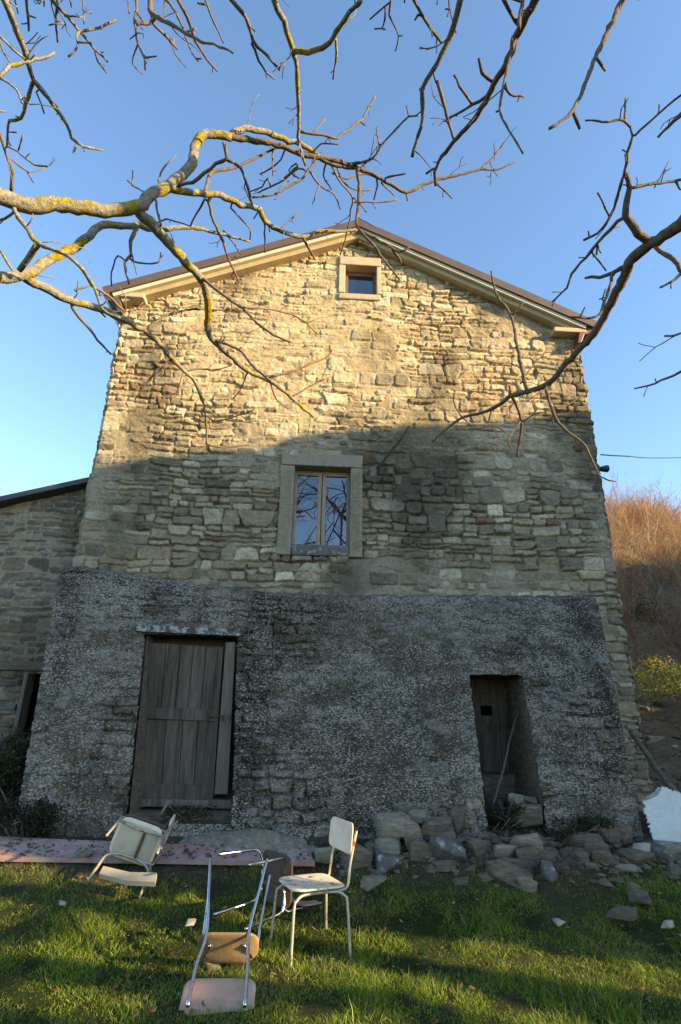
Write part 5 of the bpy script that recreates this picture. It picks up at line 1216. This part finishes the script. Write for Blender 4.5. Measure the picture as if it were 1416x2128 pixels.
# leaf cards
def leaves(P, size, colr, seed, flat=0.0, cup=.3):
    r_ = np.random.default_rng(seed); n_ = len(P); N_ = r_.normal(0, 1, (n_, 3)); N_[:, 2] += flat*3; N_ /= np.linalg.norm(N_, axis=1)[:, None]
    U_ = np.cross(N_, r_.normal(0, 1, (n_, 3))); U_ /= np.linalg.norm(U_, axis=1)[:, None]; W_ = np.cross(N_, U_)
    s = size[:, None]
    V = np.stack([P-U_*s*.5, P+W_*s*.3-N_*0, P+U_*s*.5+N_*s*.1, P-W_*s*.3, P+N_*s*cup*.35+U_*s*.05], 1)
    b_ = (np.arange(n_)*5)[:, None]; F = np.concatenate([b_+V3([[0, 4, 1]]), b_+V3([[1, 4, 2]]), b_+V3([[2, 4, 3]]), b_+V3([[3, 4, 0]])]).astype(int)
    return V.reshape(-1, 3), F, np.repeat(colr, 5, 0)
n_ = 3600; xl, yl = scatter(n_, -4, 4.6, -4.8, -.9); keepl = rg.random(n_) < .22+.6*(fbm(xl, yl, .6, 616, 2) > .1)+.35*(yl > -2)
xl, yl = xl[keepl], yl[keepl]; n_ = len(xl)
cl = V3([.20, .115, .055])*rg.uniform(.5, 1.7, (n_, 1)); cl[rg.random(n_) < .1] = (.34, .11, .04); cl[rg.random(n_) < .12] = (.42, .33, .22)
PL = np.concatenate([np.stack([xl, yl, ground_z(xl, yl)+rg.uniform(.005, .035, n_)], 1), board_leaves[0]]); cl = np.concatenate([cl, V3([[.10, .06, .03]])*rg.uniform(.5, 1.6, (150, 1))]); n_ = len(PL)
V, F, CC = leaves(PL, rg.uniform(.018, .05, n_), cl, 3, .9)
o = mesh_np('fallen_leaves', V, F, m_g, None, False, CC); tag(o, kind='stuff', label='brown fallen leaves scattered through the lawn', cat='leaves')

def shrub(name, label, centre, rad, n_leaf, size, cols, seed, stems=24, cat='shrub', group=None, stemcol=(.1, .07, .045), clumps=18):
    r_ = np.random.default_rng(seed); c = V3(centre, dtype=float); rad = V3(rad)
    e = empty(name, (c[0], c[1], c[2]-rad[2])); tag(e, label, cat, group)
    cl_ = c+r_.uniform(-1, 1, (clumps, 3))*rad*.75
    P = cl_[r_.integers(0, clumps, n_leaf)]+r_.normal(0, .28, (n_leaf, 3))*rad*.62
    P[:, 2] = np.maximum(P[:, 2], ground_z(P[:, 0], P[:, 1])+.01)
    k = r_.random((n_leaf, 1)); cc = V3(cols[0])*(1-k)+V3(cols[1])*k
    V, F, CC = leaves(P, r_.uniform(.6, 1.4, n_leaf)*size, cc, seed+1)
    mesh_np('foliage', V, F, M['leafy'], e, False, CC)
    m = MB()
    for k in range(stems):
        q = cl_[k % clumps]+r_.normal(0, .1, 3); b0 = V3([c[0]+r_.normal(0, .12)*rad[0], c[1]+r_.normal(0, .12)*rad[1], c[2]-rad[2]-.02])
        m.tube(smoothpts([b0, (b0+q)/2+r_.normal(0, .05, 3), q], .08), .006, 4)
    m.build('stem', M['bark'], e, smooth=True); return e
shrub('ivy_shrub', 'dark ivy-like shrub filling the corner between the annex and the base', tuple(onY(5, 1590, -.55)), (.48, .4, .36), 6500, .035, [(.012, .022, .008), (.04, .055, .018)], 5)
shrub('ivy_shrub', 'low dark shrub at the left edge beside the end of the pink board', tuple(onY(45, 1702, -1.08)), (.42, .20, .17), 3600, .028, [(.012, .02, .007), (.05, .045, .02)], 6)
shrub('bramble', 'sunlit green bramble on the bank right of the house', (7.4, 3.0, 2.42), (1.3, .7, .36), 4200, .04, [(.06, .12, .015), (.24, .27, .05)], 7, cat='shrub')
shrub('bramble', 'yellow-leaved spray above the green bramble on the bank', tuple(onY(1360, 1372, 3.0)), (.28, .2, .16), 160, .07, [(.26, .24, .06), (.36, .28, .06)], 8, stems=10, cat='shrub')
shrub('weed_clump', 'dark weeds growing in the mouth of the small doorway', (2.25, -.85, .68), (.22, .25, .14), 1500, .028, [(.012, .022, .008), (.04, .06, .02)], 9, cat='weeds')
shrub('weed_clump', 'dark weeds right of the small doorway at the wall foot', (2.95, -1.1, .60), (.40, .2, .13), 1700, .026, [(.012, .022, .008), (.04, .06, .02)], 10, cat='weeds')
shrub('weed_clump', 'tiny green fern at the left jamb of the left door', tuple(onY(272, 1640, -.72)), (.06, .05, .10), 220, .03, [(.03, .06, .012), (.06, .10, .02)], 11, stems=5, cat='weeds')
shrub('weed_clump', 'low weeds in front of the threshold of the left door', (-1.2, -.75, .66), (.3, .15, .07), 700, .025, [(.02, .035, .01), (.05, .07, .02)], 12, cat='weeds')
# dry stalks between the stones
for (px, py, yy, n_, lab) in ((1165, 1800, -1.6, 90, 'dry pinkish weed stalks between the two stone clusters'), (1000, 1790, -1.6, 25, 'few dry bent stalks before the brown angular stone')):
    c = onY(px, py, yy); n2_ = n_*4; P0 = np.stack([c[0]+rg.normal(0, .14, n2_), c[1]+rg.normal(0, .1, n2_), np.full(n2_, c[2]-.12)], 1)
    P0[:, 2] = ground_z(P0[:, 0], P0[:, 1])-.01
    a = rg.uniform(0, 6.28, n2_); D = np.stack([np.cos(a)*.6, np.sin(a)*.4, np.ones(n2_)], 1); D /= np.linalg.norm(D, axis=1)[:, None]
    V, F, CC = ribbons(P0, D, rg.uniform(.06, .22, n2_), np.full(n2_, .004), D[:, [1, 0, 2]]*-.3, np.tile(V3([.20, .14, .11]), (n2_, 1))*rg.uniform(.5, 1.3, (n2_, 1)), 3)
    o = mesh_np('dry_weeds', V, F, M['leafy'], None, True, CC, origin=(c[0], c[1], gz(c[0], c[1]))); tag(o, lab, 'weeds')
# hillside brush
def brush(n_, x0, x1, y0, y1, hmin, hmax, cols, seed, name, label):
    r_ = np.random.default_rng(seed); x = r_.uniform(x0, x1, n_); y = r_.uniform(y0, y1, n_)
    ok = (r_.random(n_) < .55+1.3*fbm(x, y, 1.3, seed, 2)) & (x > 4.7+.0*y) & (x-.62*(y+7.6) < 3.5) & (x-.36*(y+7.6) > .4); x, y = x[ok], y[ok]; n2_ = len(x)
    Vs = []; Fs = []; Cs = []; off = 0
    z = ground_z(x, y)-.05; P0 = np.stack([x, y, z], 1); a = r_.uniform(0, 6.28, n2_); l_ = r_.uniform(.1, .7, n2_)
    D = np.stack([np.cos(a)*l_, np.sin(a)*l_, np.ones(n2_)], 1); D /= np.linalg.norm(D, axis=1)[:, None]; L = r_.uniform(hmin, hmax, n2_)
    q = r_.integers(0, len(cols), n2_); cc = V3(cols)[q]*r_.uniform(.6, 1.3, (n2_, 1))
    bd = r_.normal(0, .35, (n2_, 3)); 
    def addr(P0, D, L, W_, bd, cc, ns):
        nonlocal off
        V, F, C_ = ribbons(P0, D, L, W_, bd, cc, ns); Vs.append(V); Fs.append(F+off); Cs.append(C_); off += len(V)
    addr(P0, D, L, r_.uniform(.010, .022, n2_), bd, cc, 3)
    for k in range(7):
        f = r_.uniform(.25, .98, n2_); Pk = P0+D*(L*f)[:, None]+bd*(L*f*f)[:, None]; Dk = D*.7+r_.normal(0, .6, (n2_, 3)); Dk /= np.linalg.norm(Dk, axis=1)[:, None]
        addr(Pk, Dk, L*r_.uniform(.2, .5, n2_), r_.uniform(.006, .013, n2_), r_.normal(0, .3, (n2_, 3)), cc*r_.uniform(.8, 1.25, (n2_, 1)), 2)
    o = mesh_np(name, np.concatenate(Vs), np.concatenate(Fs), M['leafy'], None, True, np.concatenate(Cs)); tag(o, label, 'brush', kind='stuff')
brush(19000, 5, 22, 4.2, 24, .5, 1.9, [(.32, .15, .08), (.40, .22, .11), (.24, .12, .06), (.46, .33, .18), (.34, .26, .11)], 31, 'brush', 'reddish-brown bare brush covering the hillside right of the house')
n_ = 26000; xb_ = rg.uniform(5, 22, n_); yb_ = rg.uniform(4, 24, n_); ok = (xb_-.62*(yb_+7.6) < 3.5) & (xb_-.36*(yb_+7.6) > .4); xb_, yb_ = xb_[ok], yb_[ok]; n_ = len(xb_)
cb = V3([[.28, .13, .06], [.33, .22, .10], [.16, .15, .05], [.22, .10, .05]])[rg.integers(0, 4, n_)]*rg.uniform(.6, 1.3, (n_, 1))
V, F, CC = leaves(np.stack([xb_, yb_, ground_z(xb_, yb_)+rg.uniform(.05, 1.15, n_)], 1), rg.uniform(.03, .075, n_), cb, 9)
o = mesh_np('dry_leaves', V, F, m_g, None, False, CC); tag(o, 'dry brown leaves still hanging in the hillside brush', 'leaves', kind='stuff')
for i, (px, py0, py1, yy, lab) in enumerate(((1312, 1195, 1120, 12, 'pale forked bare sapling standing in the hillside brush'), (1362, 1160, 1080, 15, 'thin bare sapling higher on the hillside at the right'), (1345, 1330, 1250, 8.0, 'ivy-covered stump half hidden low on the hillside'))):
    b0 = onY(px, py0, yy); b0[2] = gz(b0[0], b0[1])-.1; tp_ = onY(px+4, py1, yy); tr = empty('sapling', b0); tag(tr, lab, 'tree' if i < 2 else 'stump')
    if i < 2:
        m = MB(); m.tube(smoothpts([b0, (b0+tp_)/2+V3([.05, 0, 0]), tp_], .2), [.035]*len(smoothpts([b0, (b0+tp_)/2, tp_], .2)) if False else .03, 6); m.build('trunk', M['rock_pale'], tr, smooth=True)
        m = MB(); mid = b0*.45+tp_*.55
        for dd_ in ((-.9, 0, .8), (.6, .2, 1), (.2, -.3, 1.2)): wild(m, mid, dd_, .9, .018, 2)
        m.build('branches', M['rock_pale'], tr, smooth=True)
    else:
        m = MB(); m.tube(smoothpts([b0, (b0+tp_)/2, tp_], .2), .18, 9); m.build('trunk', M['woodbrown'], tr, smooth=True)
        r2 = np.random.default_rng(4); P = b0+(tp_-b0)*r2.random((900, 1))+r2.normal(0, .22, (900, 3)); V, F, CC = leaves(P, r2.uniform(.05, .1, 900), V3([.05, .08, .02])*r2.uniform(.5, 1.5, (900, 1)), 5); mesh_np('ivy', V, F, M['leafy'], tr, False, CC)
# stones showing in the earth bank
for i, (px, py, w, h, lab) in enumerate(((1372, 1465, 34, 18, 'flat stone high in the earth bank, just below the bramble'), (1340, 1475, 22, 14, 'small stone in the earth bank close to the house corner'), (1365, 1535, 40, 18, 'largest pale stone in the middle of the earth bank'), (1402, 1553, 14, 9, 'small white stone in the earth bank at the right edge'), (1398, 1500, 26, 14, 'brownish stone in the earth bank at the right edge'), (1395, 1580, 20, 10, 'low stone at the foot of the earth bank'))):
    p = on_ground(px, py); rock(px-w/2, py-h/2, px+w/2, py+h/2, float(p[1]), RP if i in (2,) else (WS if i == 3 else R_), lab, 400+i, name='bank_stone', group='stones in the earth bank')
